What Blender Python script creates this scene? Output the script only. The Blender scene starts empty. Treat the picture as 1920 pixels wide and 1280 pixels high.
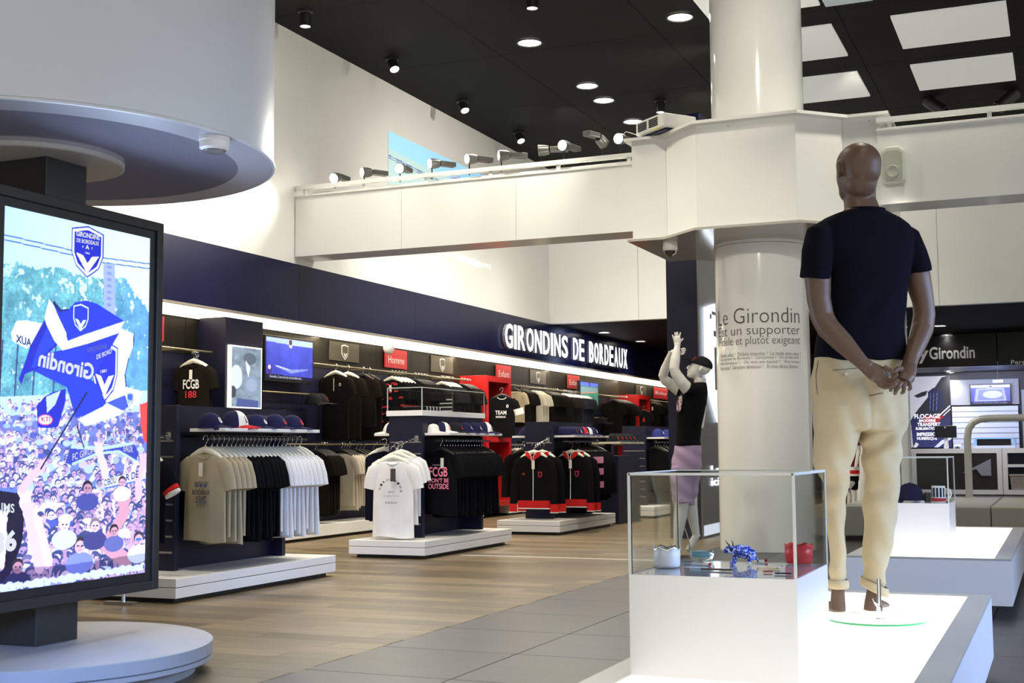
import bpy, bmesh, math, random
import numpy as np
from mathutils import Vector, Matrix
random.seed(7); rng = np.random.RandomState(7)
S = bpy.context.scene; COL = S.collection
PI = math.pi
# ---------------------------------------------------------------- camera
CAMP = Vector((0, 0, 1.05)); FPX = 2423.228
yaw, pitch, roll = [math.radians(a) for a in (-22.97118, 4.778205, -0.4229356)]
cF = Vector((math.sin(yaw)*math.cos(pitch), math.cos(yaw)*math.cos(pitch), math.sin(pitch)))
_r = Vector((math.cos(yaw), -math.sin(yaw), 0)); _u = _r.cross(cF)
cR = _r*math.cos(roll) + _u*math.sin(roll); cU = -_r*math.sin(roll) + _u*math.cos(roll)
cam = bpy.data.cameras.new('camera'); camo = bpy.data.objects.new('camera', cam); COL.objects.link(camo)
cam.sensor_width = 36; cam.lens = 36*FPX/1920; cam.clip_start = .05; cam.clip_end = 200
M = Matrix.Identity(4)
for i in range(3): M[i][0], M[i][1], M[i][2], M[i][3] = cR[i], cU[i], -cF[i], CAMP[i]
camo.matrix_world = M; S.camera = camo
S.view_settings.view_transform = 'Standard'; S.view_settings.look = 'None'
S.view_settings.gamma = 1; S.view_settings.use_curve_mapping = False
S.view_settings.exposure = 0.8
# ---------------------------------------------------------------- world: daylight that comes in through the shop front behind and right of the camera
W = bpy.data.worlds.new('world'); S.world = W; W.use_nodes = True
W.node_tree.nodes['Background'].inputs[0].default_value = (1, .975, .93, 1)
W.node_tree.nodes['Background'].inputs[1].default_value = .52
WARM = (1, .84, .62); WHITE = (1, .93, .79)
def light(kind, loc, power, col=WHITE, aim=None, size=.2, angle=90, blend=.6, sy=None):
    l = bpy.data.lights.new(kind.lower()+'_light', kind); l.energy = power; l.color = col
    if kind == 'SPOT': l.spot_size = math.radians(angle); l.spot_blend = blend; l.shadow_soft_size = size
    elif kind == 'AREA':
        l.size = size
        if sy: l.shape = 'RECTANGLE'; l.size_y = sy
    else: l.shadow_soft_size = size
    o = bpy.data.objects.new(l.name, l); COL.objects.link(o); o.location = loc
    d = Vector(aim) - Vector(loc) if aim is not None else Vector((0, 0, -1))
    o.rotation_euler = d.to_track_quat('-Z', 'Y').to_euler()
    return o
ZC = 6.06      # ceiling height
# ceiling downlights: seen ones, plus unseen ones added as general fill
for x, y, p in [(-5.87, 14.46, 260), (-3.9, 14.3, 300), (-5.87, 16.55, 260), (-5.88, 17.34, 200), (-5.87, 18.69, 260), (-5.87, 12.0, 240),
             (-5.87, 9.6, 250), (-3.9, 10.5, 230), (-5.87, 7.2, 170), (-3.9, 7.2, 150), (-1.0, 8.0, 150), (-3.9, 18.7, 220), (-1.0, 12.2, 150), (1.0, 16.0, 150), (-.2, 4.2, 60)]:
    light('SPOT', (x, y, ZC-.12), p, WHITE, size=.12, angle=130, blend=1)
# cone spots washing the left wall and the racks
for y in (8.25, 10.35): light('SPOT', (-7.75, y, 5.85), 330, (1, .93, .8), aim=(-8.35, y-.1, 3.3), size=.05, angle=62, blend=.5)
for y in (12.45, 14.46, 16.65, 18.71): light('SPOT', (-7.7, y, 5.82), 110, (1, .93, .82), aim=(-6.9, y+.6, 0), size=.06, angle=60, blend=.8)
# added spots without fixtures, brightening the column head, bulkhead and left wall
light('SPOT', (-1.8, 9.6, 5.9), 170, (1,.92,.78), aim=(-2.9, 13.5, 4.9), size=.08, angle=42, blend=1)
for x, pw in ((-6.6,130), (-4.6,130), (-2.4,55), (.2,45)): light('SPOT', (x, 17.2, 5.9), pw, (1,.93,.82), aim=(x, 21.3, 4.3), size=.1, angle=95, blend=1)
light('SPOT', (-4.2, 11.2, 5.9), 75, (1,.94,.82), aim=(-8.3, 12.8, 4.9), size=.1, angle=90, blend=1)
light('SPOT', (-3.5, 15.5, 5.9), 240, (1,.93,.82), aim=(-8.3, 16.5, 4.2), size=.1, angle=80, blend=1)
# added unseen fill spots on the racks, column shaft, plinth and brown mannequin
for a_, b_, pw in (((-4.3,5.2,5.9),(-5.9,8.1,.8),190), ((-4.6,8.6,5.9),(-6.1,11.7,.8),150), ((-4.6,12.1,5.9),(-6.0,15.3,.8),130), ((-1.9,6.6,4.3),(-2.9,13.2,2.7),210), ((-1.3,.9,5.9),(-1.0,4.0,.5),110), ((-.2,1.2,5.9),(-.8,5.4,1.3),90)):
    light('SPOT', a_, pw, (1,.94,.79), aim=b_, size=.06, angle=34, blend=1)
# daylight from the glazed shop front on the right, then an added low blue fill
l_ = light('AREA', (2.6, 6.0, 1.9), 75, (.40,.58,1), aim=(-.5, 6.2, .1), size=5, sy=1.2); l_.data.spread = math.radians(95)
l_ = light('AREA', (-1.8, .8, 1.5), 17, (.25,.45,1), aim=(-4.9, 6.0, -.1), size=1.0, sy=.6); l_.data.spread = math.radians(50)
# ---------------------------------------------------------------- helpers
def at(px, py, D):          # point at forward distance D on the line of sight of a photograph pixel (used to take positions over)
    d = cF*FPX + cR*(px-960) - cU*(py-640)
    return CAMP + d*(D/FPX)
def on(px, py, **k):
    d = cF*FPX + cR*(px-960) - cU*(py-640); a = list(k)[0]; i = 'xyz'.index(a)
    return CAMP + d*((k[a]-CAMP[i])/d[i])
_m = {}
def mat(name, col=(.8,.8,.8), rough=.5, metal=0, emit=None, es=1, noise=0, nscale=8, bump=0, bscale=60, spec=.5, trans=0, alpha=1, ior=1.45, coat=0, attr=None, randv=0, aniso=None, sheen=0):
    if name in _m: return _m[name]
    m = bpy.data.materials.new(name); m.use_nodes = True; nt = m.node_tree; N = nt.nodes; L = nt.links
    b = N['Principled BSDF']; I = b.inputs
    I['Base Color'].default_value = (*col, 1); I['Roughness'].default_value = rough; I['Metallic'].default_value = metal
    I['Specular IOR Level'].default_value = spec; I['IOR'].default_value = ior; I['Coat Weight'].default_value = coat; I['Coat Roughness'].default_value = .08
    I['Transmission Weight'].default_value = trans; I['Alpha'].default_value = alpha; I['Sheen Weight'].default_value = sheen
    if emit: I['Emission Color'].default_value = (*emit, 1); I['Emission Strength'].default_value = es
    tc = N.new('ShaderNodeTexCoord'); src = None
    if attr:
        a = N.new('ShaderNodeAttribute'); a.attribute_name = attr; src = a.outputs['Color']
        L.new(src, I['Base Color'])
        if emit: L.new(src, I['Emission Color']); I['Base Color'].default_value = (0,0,0,1)
    if noise or randv:
        hs = N.new('ShaderNodeHueSaturation'); hs.inputs['Color'].default_value = (*col, 1)
        if src: L.new(src, hs.inputs['Color'])
        val = None
        if noise:
            n = N.new('ShaderNodeTexNoise'); n.inputs['Scale'].default_value = nscale; n.inputs['Detail'].default_value = 5
            mp = N.new('ShaderNodeMapping'); L.new(tc.outputs['Object'], mp.inputs[0]); L.new(mp.outputs[0], n.inputs['Vector'])
            if aniso: mp.inputs['Scale'].default_value = aniso
            mr = N.new('ShaderNodeMapRange'); mr.inputs[1].default_value = .25; mr.inputs[2].default_value = .75; mr.inputs[3].default_value = 1-noise; mr.inputs[4].default_value = 1+noise
            L.new(n.outputs[0], mr.inputs[0]); val = mr.outputs[0]
        if randv:
            oi = N.new('ShaderNodeObjectInfo'); m2 = N.new('ShaderNodeMapRange'); m2.inputs[3].default_value = 1-randv; m2.inputs[4].default_value = 1+randv
            L.new(oi.outputs['Random'], m2.inputs[0])
            if val:
                mu = N.new('ShaderNodeMath'); mu.operation = 'MULTIPLY'; L.new(val, mu.inputs[0]); L.new(m2.outputs[0], mu.inputs[1]); val = mu.outputs[0]
            else: val = m2.outputs[0]
        L.new(val, hs.inputs['Value']); L.new(hs.outputs[0], I['Base Color'])
    if bump:
        n = N.new('ShaderNodeTexNoise'); n.inputs['Scale'].default_value = bscale; n.inputs['Detail'].default_value = 4
        bp = N.new('ShaderNodeBump'); bp.inputs['Strength'].default_value = bump; bp.inputs['Distance'].default_value = .01
        L.new(tc.outputs['Object'], n.inputs['Vector']); L.new(n.outputs[0], bp.inputs['Height']); L.new(bp.outputs[0], I['Normal'])
    _m[name] = m; return m
def tag(o, label=None, cat=None, group=None, kind=None):
    if label: o['label'] = label
    if cat: o['category'] = cat
    if group: o['group'] = group
    if kind: o['kind'] = kind
    return o
def empty(name, loc, rz=0, label=None, cat=None, group=None, kind=None):
    o = bpy.data.objects.new(name, None); COL.objects.link(o); o.location = loc; o.rotation_euler = (0, 0, rz); o.empty_display_size = .05
    return tag(o, label, cat, group, kind)
def kids(o): return [c for c in bpy.data.objects if c.parent == o]
class G:
    """collects simple shapes into one mesh"""
    def __init__(s): s.v = []; s.f = []
    def add(s, v, f):
        n = len(s.v); s.v += [tuple(p) for p in v]; s.f += [tuple(i+n for i in q) for q in f]; return s
    def box(s, a, b, ch=0):
        x0, x1 = sorted((a[0], b[0])); y0, y1 = sorted((a[1], b[1])); z0, z1 = sorted((a[2], b[2]))
        if ch:
            bm = bmesh.new(); bmesh.ops.create_cube(bm, size=1)
            for v in bm.verts: v.co = ((v.co.x+.5)*(x1-x0)+x0, (v.co.y+.5)*(y1-y0)+y0, (v.co.z+.5)*(z1-z0)+z0)
            bmesh.ops.bevel(bm, geom=bm.edges[:], offset=ch, segments=1, affect='EDGES')
            bm.verts.index_update(); s.add([v.co for v in bm.verts], [[v.index for v in f.verts] for f in bm.faces]); bm.free(); return s
        v = [(x, y, z) for z in (z0, z1) for y in (y0, y1) for x in (x0, x1)]
        return s.add(v, [(0,2,3,1), (4,5,7,6), (0,1,5,4), (2,6,7,3), (0,4,6,2), (1,3,7,5)])
    def rings(s, R, cap=True, closed=True):
        n = len(R[0]); v = [p for r in R for p in r]; f = []
        m = n if closed else n-1
        for i in range(len(R)-1):
            for j in range(m):
                k = (j+1) % n; f.append((i*n+j, i*n+k, (i+1)*n+k, (i+1)*n+j))
        if cap: f.append(tuple(range(n))[::-1]); f.append(tuple((len(R)-1)*n+j for j in range(n)))
        return s.add(v, f)
    def tube(s, pts, rad, n=10, side=None, flat=1, cap=True):
        """tapered tube along pts; flat = cross-section ratio perpendicular to side"""
        P = [Vector(p) for p in pts]; rad = rad if hasattr(rad, '__len__') else [rad]*len(P); flat = flat if hasattr(flat, '__len__') else [flat]*len(P)
        R = []; prev = Vector(side) if side is not None else None
        for i, p in enumerate(P):
            t = (P[min(i+1, len(P)-1)] - P[max(i-1, 0)]).normalized()
            if prev is None: prev = t.orthogonal()
            a = (prev - t*prev.dot(t))
            a = a.normalized() if a.length > 1e-6 else t.orthogonal().normalized()
            if side is None: prev = a
            b = t.cross(a)
            R.append([p + (a*math.cos(2*PI*j/n) + b*math.sin(2*PI*j/n)*flat[i])*rad[i] for j in range(n)])
        return s.rings(R, cap)
    def lathe(s, prof, c=(0,0,0), n=24, axis=None, sx=1, sy=1, a0=0, a1=2*PI):
        """prof = [(r, z)]; axis = direction the profile's z points to"""
        c = Vector(c); full = abs(a1-a0-2*PI) < 1e-6
        q = Vector(axis).normalized().to_track_quat('Z', 'Y') if axis is not None else None
        R = []
        full_ = prof; n0 = prof[0][0] <= .025; n1 = prof[-1][0] <= .025
        for r, z in prof:
            ring = []
            for j in range(n if full else n+1):
                t = a0+(a1-a0)*j/n; p = Vector((r*math.cos(t)*sx, r*math.sin(t)*sy, z))
                ring.append(c + (q @ p if q else p))
            R.append(ring)
        m0 = len(s.v); s.rings(R, cap=False, closed=full)
        if full and n0: s.f.append(tuple(m0+j for j in range(n))[::-1])
        if full and n1: s.f.append(tuple(m0+(len(R)-1)*n+j for j in range(n)))
        return s
    def ball(s, c, r, sc=(1,1,1), n=16, rot=None):
        c = Vector(c); m = n//2; R = []
        for i in range(m+1):
            ph = PI*i/m; rr = max(math.sin(ph), .02)
            ring = []
            for j in range(n):
                p = Vector((rr*math.cos(2*PI*j/n)*sc[0], rr*math.sin(2*PI*j/n)*sc[1], math.cos(ph)*sc[2]))*r
                ring.append(c + (rot @ p if rot else p))
            R.append(ring[::-1])
        return s.rings(R)
    def quad(s, a, b, c, d): return s.add([a, b, c, d], [(0,1,2,3)])
    def prism(s, pts, vec):
        """extrude a planar polygon by vec"""
        n = len(pts); v = [Vector(p) for p in pts]; w = [p+Vector(vec) for p in v]
        return s.add(v+w, [tuple(range(n))[::-1], tuple(range(n, 2*n))] + [(i, (i+1)%n, n+(i+1)%n, n+i) for i in range(n)])
    def mesh(s, name):
        me = bpy.data.meshes.new(name); me.from_pydata(s.v, [], s.f); me.validate()
        bm = bmesh.new(); bm.from_mesh(me); bmesh.ops.recalc_face_normals(bm, faces=bm.faces); bm.to_mesh(me); bm.free()
        return me
    def out(s, name, m, parent=None, smooth=False, world=True, bevel=0):
        if parent is not None and world:
            o = parent.location if parent.parent is None else parent.parent.location
            s.v = [(x-o[0], y-o[1], z-o[2]) for x, y, z in s.v]
        me = s.mesh(name); ob = bpy.data.objects.new(name, me); COL.objects.link(ob)
        if m: me.materials.append(m)
        if smooth: me.polygons.foreach_set('use_smooth', [True]*len(me.polygons))
        if smooth == 'auto':
            me.set_sharp_from_angle(angle=math.radians(35))
        if parent is not None: ob.parent = parent
        if bevel:
            b = ob.modifiers.new('bevel', 'BEVEL'); b.width = bevel; b.segments = 2; b.limit_method = 'ANGLE'
        return ob
def inst(o, parent=None, loc=None, rz=None, name=None):
    c = o.copy(); COL.objects.link(c); c.parent = parent
    if loc is not None: c.location = loc
    if rz is not None: c.rotation_euler = (0, 0, rz)
    if name: c.name = name
    return c
CH = {}
def dup(root, loc, rz=0, label=None, group=None, sc=1):
    r = inst(root); r.location = loc; r.rotation_euler = (0, 0, rz); r.scale = (sc,)*3
    if label: r['label'] = label
    if group: r['group'] = group
    if root.name not in CH: CH[root.name] = [(c, kids(c)) for c in kids(root)]
    for c, gs in CH[root.name]:
        d = inst(c, r)
        for g in gs: inst(g, d)
    return r
def remesh(g, voxel, it=6, fac=.5):
    me = g.mesh('tmp'); o = bpy.data.objects.new('tmp', me); COL.objects.link(o)
    r = o.modifiers.new('r', 'REMESH'); r.mode = 'VOXEL'; r.voxel_size = voxel; r.use_smooth_shade = True
    s = o.modifiers.new('s', 'SMOOTH'); s.iterations = it; s.factor = fac
    dg = bpy.context.evaluated_depsgraph_get(); dg.update(); ev = o.evaluated_get(dg)
    m2 = bpy.data.meshes.new_from_object(ev); bpy.data.objects.remove(o); bpy.data.meshes.remove(me)
    return m2
def put(me, name, m, parent, world=True, disp=None):
    n = len(me.vertices); co = np.empty(n*3); me.vertices.foreach_get('co', co); co = co.reshape(-1, 3)
    if disp:
        no = np.empty(n*3); me.vertex_normals.foreach_get('vector', no); co = disp(co, no.reshape(-1, 3))
    if world: co = co - np.array((parent.location if parent.parent is None else parent.parent.location)[:])
    me.vertices.foreach_set('co', co.ravel()); me.update(); me.name = name
    me.materials.clear(); me.materials.append(m); me.polygons.foreach_set('use_smooth', [True]*len(me.polygons))
    ob = bpy.data.objects.new(name, me); COL.objects.link(ob); ob.parent = parent; return ob
_t = {}
def glyphs(string, bold=0, ext=0, spacing=1, align='LEFT', line=1):
    key = (string, bold, ext, spacing, align, line)
    if key not in _t:
        c = bpy.data.curves.new('t', 'FONT'); c.body = string; c.offset = bold; c.extrude = ext; c.space_character = spacing; c.resolution_u = 3; c.align_x = align; c.space_line = line
        o = bpy.data.objects.new('t', c); COL.objects.link(o); dg = bpy.context.evaluated_depsgraph_get(); dg.update()
        me = bpy.data.meshes.new_from_object(o.evaluated_get(dg)); bpy.data.objects.remove(o)
        v = np.array([q.co[:] for q in me.vertices]); f = [tuple(p.vertices) for p in me.polygons]
        v[:, :2] -= v[:, :2].min(0); w, h = v[:, 0].max(), v[:, 1].max(); v[:, 0] /= w; v[:, 1] /= h
        if ext: v[:, 2] = v[:, 2]/(2*ext)+.5
        _t[key] = (v, f); bpy.data.meshes.remove(me)
    return _t[key]
def text(string, org, U, V, m, name='lettering', parent=None, bold=0, ext=0, depth=None, world=True, fn=None, **k):
    """flat lettering that fills the parallelogram org, U (width), V (height)"""
    v, f = glyphs(string, bold, .1 if depth else 0, **k); org, U, V = Vector(org), Vector(U), Vector(V); Nn = U.cross(V).normalized()
    g = G()
    if fn: g.add([fn(a, b) for a, b, c in v], f)
    else: g.add([org+U*a+V*b+Nn*(c*(depth or 0)) for a, b, c in v], f)
    if parent is not None and world:
        o = parent.location if parent.parent is None else parent.parent.location
        g.v = [(x-o[0], y-o[1], z-o[2]) for x, y, z in g.v]
    me = bpy.data.meshes.new(name); me.from_pydata(g.v, [], g.f); me.materials.append(m)
    ob = bpy.data.objects.new(name, me); COL.objects.link(ob)
    if parent is not None: ob.parent = parent
    return ob
# ---------------------------------------------------------------- painted flat pictures (vertex colours on a fine grid)
class Canvas:
    def __init__(s, w, h, col=(1,1,1)):
        s.w, s.h = w, h; s.a = np.zeros((h, w, 3)); s.a[:] = col; s.Y, s.X = np.mgrid[0:h, 0:w]; s.Y = s.Y/h; s.X = s.X/w
        s.asp = h/w
    def put(s, mask, col, al=1): s.a[mask] = s.a[mask]*(1-al) + np.array(col)*al
    def poly(s, pts, col, al=1):
        m = np.zeros(s.X.shape, bool); n = len(pts)
        for i in range(n):
            x1, y1 = pts[i]; x2, y2 = pts[(i+1) % n]
            if y1 == y2: continue
            c = ((y1 > s.Y) != (y2 > s.Y)) & (s.X < (x2-x1)*(s.Y-y1)/(y2-y1)+x1); m ^= c
        s.put(m, col, al)
    def ell(s, cx, cy, rx, ry, col, al=1, rot=0):
        x0, x1 = int(max(0, (cx-rx-ry)*s.w)), int(min(s.w, (cx+rx+ry)*s.w+1)); R = max(rx/s.asp*1, ry)*1.5
        y0, y1 = int(max(0, (cy-R-rx)*s.h)), int(min(s.h, (cy+R+rx)*s.h+1))
        if x1 <= x0 or y1 <= y0: return
        dx = s.X[y0:y1, x0:x1]-cx; dy = s.Y[y0:y1, x0:x1]-cy
        if rot:
            dyy = dy*s.asp; c, q = math.cos(rot), math.sin(rot); dx, dy = dx*c+dyy*q, (-dx*q+dyy*c)/s.asp
        m = (dx/rx)**2+(dy/ry)**2 < 1; t = s.a[y0:y1, x0:x1]; t[m] = t[m]*(1-al)+np.array(col)*al
    def line(s, x0, y0, x1, y1, w, col):
        dx, dy = x1-x0, (y1-y0)*s.asp; L2 = dx*dx+dy*dy; X = s.X-x0; Y = (s.Y-y0)*s.asp
        t = np.clip((X*dx+Y*dy)/L2, 0, 1); s.put((X-t*dx)**2+(Y-t*dy)**2 < w*w, col)
    def noise(s, sc, seed=0, oct=3):
        r = np.random.RandomState(seed); out = np.zeros(s.X.shape); amp = 1; tot = 0
        for o in range(oct):
            n = int(sc*2**o)+2; m = int(sc*s.asp*2**o)+2; g = r.rand(m+1, n+1); gx = s.X*n*.999; gy = s.Y*m*.999
            i, j = gx.astype(int), gy.astype(int); fx, fy = gx-i, gy-j; fx = fx*fx*(3-2*fx); fy = fy*fy*(3-2*fy)
            out += amp*((g[j, i]*(1-fx)+g[j, i+1]*fx)*(1-fy)+(g[j+1, i]*(1-fx)+g[j+1, i+1]*fx)*fy); tot += amp; amp *= .55
        return out/tot
def picture(cv, org, U, V, m, name, parent=None, world=True):
    """org = lower-left corner, U = width vector, V = height vector"""
    h, w = cv.h, cv.w; org, U, V = [np.array(Vector(q)[:]) for q in (org, U, V)]
    if parent is not None and world: org = org - np.array((parent.location if parent.parent is None else parent.parent.location)[:])
    gx, gy = np.meshgrid(np.linspace(0, 1, w), np.linspace(1, 0, h)); P = org + gx[..., None]*U + gy[..., None]*V
    idx = np.arange(h*w).reshape(h, w); F = np.stack([idx[1:, :-1], idx[1:, 1:], idx[:-1, 1:], idx[:-1, :-1]], -1).reshape(-1, 4)
    me = bpy.data.meshes.new(name); me.vertices.add(h*w); me.vertices.foreach_set('co', P.reshape(-1))
    me.loops.add(F.size); me.loops.foreach_set('vertex_index', F.ravel()); me.polygons.add(len(F)); me.polygons.foreach_set('loop_start', np.arange(len(F))*4); me.update(calc_edges=True)
    at_ = me.color_attributes.new('paint', 'FLOAT_COLOR', 'POINT'); at_.data.foreach_set('color', np.concatenate([cv.a.reshape(-1, 3), np.ones((h*w, 1))], 1).ravel())
    me.materials.append(m); ob = bpy.data.objects.new(name, me); COL.objects.link(ob)
    if parent is not None: ob.parent = parent
    return ob
def srgb(*c): return tuple(((x/255)/12.92 if x/255 <= .04045 else ((x/255+.055)/1.055)**2.4) for x in c)
def crest(cv, x0, y0, w, h, dark=(.02,.02,.35), light=(.95,.95,1)):
    """club shield on a canvas"""
    def P(s, ox=0, oy=0):
        pts = [(0,.1),(.5,0),(1,.1),(1,.55),(.86,.8),(.5,1),(.14,.8),(0,.55)]
        return [(x0+w*(.5+(a-.5)*s), y0+h*(.48+(b-.48)*s)) for a, b in pts]
    cv.poly(P(1), dark); cv.poly(P(.94), light); cv.poly(P(.84), dark)
    v = [(.14,.55),(.36,.58),(.5,.72),(.64,.58),(.86,.55),(.5,.92)]
    cv.poly([(x0+w*a, y0+h*b) for a, b in v], light)
SCREEN = mat('screen picture', emit=(1,1,1), es=.56, attr='paint', rough=.3)
PRINT = mat('printed picture', attr='paint', rough=.6)
# ---------------------------------------------------------------- materials
WALLW = mat('white wall paint', (.82,.825,.785), .35, noise=.02, nscale=2)
GLOSSW = mat('white gloss panel', (.80,.805,.77), .12, noise=.015, nscale=2)
BLACKC = mat('black ceiling', (.009,.0085,.0075), .7, spec=.15, noise=.25, nscale=1.5)
NAVY = mat('navy lacquer', (.007,.008,.040), .28, spec=.3, noise=.1, nscale=3)
NAVYM = mat('navy melamine', (.007,.0075,.024), .45, spec=.35, noise=.15, nscale=4)
CHAR = mat('charcoal wall panel', (.014,.012,.008), .5, spec=.3, noise=.1, nscale=3)
STEEL = mat('brushed steel', (.5,.49,.47), .3, 1, noise=.08, nscale=30)
CHROME = mat('chrome', (.8,.8,.8), .08, 1)
BLACKM = mat('black metal', (.012,.012,.012), .35, noise=.1)
WHITEM = mat('white melamine', (.72,.71,.68), .35, noise=.02, nscale=5)
REDL = mat('red lacquer', (.42,.012,.012), .3, noise=.05)
REDS = mat('red sign', (.55,.035,.04), .4)
LED = mat('light diffuser', (.9,.9,.85), .5, emit=(1,.86,.62), es=3.2)
LAMP = mat('lamp face', (1,1,1), .5, emit=(1,.95,.85), es=14)
LAMPD = mat('dim lamp face', (1,1,1), .5, emit=(1,.95,.88), es=2.5)
LIT = mat('lit platform top', (.9,.88,.84), .12, emit=(1,.93,.83), es=.88)
SIGNW = mat('white lit letter', (1,1,1), .4, emit=(.85,.88,1), es=1.3)
GLASS = mat('clear acrylic', (.96,.98,.97), .02, trans=1, ior=1.12, spec=.6)
GLASSE = mat('acrylic edge', (.55,.58,.55), .5)
PLAIN = mat('white plastic', (.75,.74,.70), .35)
BLACKP = mat('black plastic', (.01,.01,.011), .3)
GREYT = mat('dark grey print', (.10,.09,.085), .6)
WHT = mat('white print', (.8,.8,.8), .6)
GREYP = mat('grey print', (.3,.29,.28), .6)
# ---------------------------------------------------------------- floor
XB = -3.415
WOOD = mat('oak plank', (.145,.106,.058), .38, noise=.28, nscale=3.2, aniso=(.6,9,1), randv=.38, bump=.12, bscale=30)
TILE = mat('grey stone tile', (.052,.051,.051), .36, spec=.4, noise=.2, nscale=2.2, aniso=(.5,2.5,1), randv=.1, bump=.06, bscale=20)
GROUT = mat('tile grout', (.055,.05,.048), .7); SUB = mat('subfloor', (.12,.10,.08), .8)
floor = empty('floor', (0, 0, 0), kind='structure')
G().box((-10, 1, -.2), (XB, 33, -.012)).out('subfloor', SUB, floor)
G().box((XB, 1, -.2), (8, 33, -.008)).out('grout_bed', GROUT, floor)
PL, PW = 1.22, .19
pm = {}
far = G(); r = 0; y = 4.4; cnt = 0
while y < 30.5:
    off = (r*.47) % 1*PL; x = XB-PL+off if off > .15 else XB-PL
    edges = [XB]
    x = XB-(off if off > .12 else PL)
    while x > -8.9: edges.append(x); x -= PL
    edges.append(-8.9)
    for a, b in zip(edges[1:], edges[:-1]):
        if b-a < .02: continue
        near = cnt < 285 and (-.62*y-2.2 < b)
        if near:
            key = round(b-a, 2)
            if key not in pm:
                pm[key] = G().box((0.001, .001, -.012), (key-.001, PW-.001, 0)).mesh('plank'); pm[key].materials.append(WOOD)
            o = bpy.data.objects.new('plank', pm[key]); COL.objects.link(o); o.parent = floor; o.location = (a, y, 0); cnt += 1
        else: far.box((a+.001, y+.001, -.012), (b-.001, y+PW-.001, 0))
    y += PW; r += 1
o = far.out('far_planks', WOOD, floor); o['kind'] = 'stuff'
tx = [XB, -2.632, -1.89, -1.16, -.43, .35, 1.13, 1.91]
tm = {}
far = G(); cnt = 0
for j in range(36):
    y0 = 3.114+j*.7808
    for a, b in zip(tx[:-1], tx[1:]):
        if y0 > 21 : far.box((a+.003, y0+.003, -.008), (b-.003, y0+.778, 0)); continue
        k = round(b-a, 3)
        if k not in tm: tm[k] = G().box((.003, .003, -.008), (k-.003, .778, 0), ch=.0008).mesh('floor_tile'); tm[k].materials.append(TILE)
        o = bpy.data.objects.new('floor_tile', tm[k]); COL.objects.link(o); o.parent = floor; o.location = (a, y0, 0)
G().box((tx[-1], 3, -.008), (8, 31, 0)).out('side_floor', TILE, floor)
o = far.out('far_floor_tiles', TILE, floor); o['kind'] = 'stuff'
G().box((-5.6, 11.83, 0), (XB, 11.872, .002)).out('joint_strip', mat('pale joint strip', (.75,.74,.68), .3), floor)
# ---------------------------------------------------------------- walls
wl = empty('wall_left', (-8.3, 10, 0), kind='structure')
YB = 21.3
G().box((-8.5, -2, 3.266), (-8.3, YB, ZC)).out('upper_wall', WALLW, wl)
fas = G()
y = 4.1
while y < 31:
    G().box((-8.34, y+.002, 2.585), (-8.3, min(y+3.0, 31)-.002, 3.266)).out('fascia_panel', NAVY, wl); y += 3.0
G().box((-8.9, -2, 2.6), (-8.345, 31, 3.26)).out('fascia_box', NAVYM, wl)
G().box((-8.345, 1, 2.565), (-8.285, 31, 2.588)).out('fascia_edge', mat('taupe edge', (.30,.27,.22), .4), wl)
G().add([(-8.345,1,2.58), (-8.345,31,2.58), (-8.6,31,2.49), (-8.6,1,2.49)], [(0,1,2,3)]).out('cove_diffuser', LED, wl)
for y in (6, 10, 14, 18, 22, 26): light('AREA', (-8.42, y, 2.5), 26, (1,.84,.6), aim=(-8.2, y, 0), size=.16, sy=3.8)
G().box((-8.9, -2, 0), (-8.66, 31, 2.6)).out('lower_wall', NAVYM, wl)
y = 4.0
while y < 30.5:       # header panels under the cove
    G().box((-8.66, y+.003, 2.10), (-8.615, y+1.047, 2.49)).out('header_panel', CHAR, wl)
    G().box((-8.66, y+.003, .17), (-8.62, y+1.047, 2.097)).out('back_panel', NAVYM, wl); y += 1.05
# wall behind the void: white bulkhead made of panels, dark lower hall behind it
wb = empty('wall_back', (-4, YB, 0), kind='structure')
x = -8.3
i = 0
while x < 5:
    G().box((x+.002, YB, 3.267), (x+1.646, YB+.15, ZC)).out('bulkhead_panel', WALLW, wb); x += 1.65
clo = empty('ceiling', (-2, 26, 3.27), kind='structure')
G().box((-9, YB+.15, 3.267), (8, 33, 3.4)).out('lowered_ceiling', BLACKC, clo)
G().box((-3.6, 27.2, 2.72), (4, 33, 2.8)).out('shop_ceiling', mat('dark shop ceiling', (.03,.03,.035), .5), clo)
we = empty('wall_end', (-2, 31, 0), kind='structure')
G().box((-9, 31.1, 0), (8, 31.3, 3.3)).out('end_wall', mat('dark end wall', (.03,.03,.035), .5), we)
G().box((-2.35, 31.0, 1.98), (-.85, 31.1, 2.55)).out('wall_panel', mat('grey wall', (.30,.31,.36), .5), we)
G().box((-3.6, 27.2, 0), (-3.5, 31.1, 2.72)).out('side_wall', mat('dark end wall', (.03,.03,.035), .5), we)
G().box((-.80, 31.0, 0), (3, 31.1, 2.3)).out('wall_panel', mat('grey wall', (.30,.31,.36), .5), we)
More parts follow.
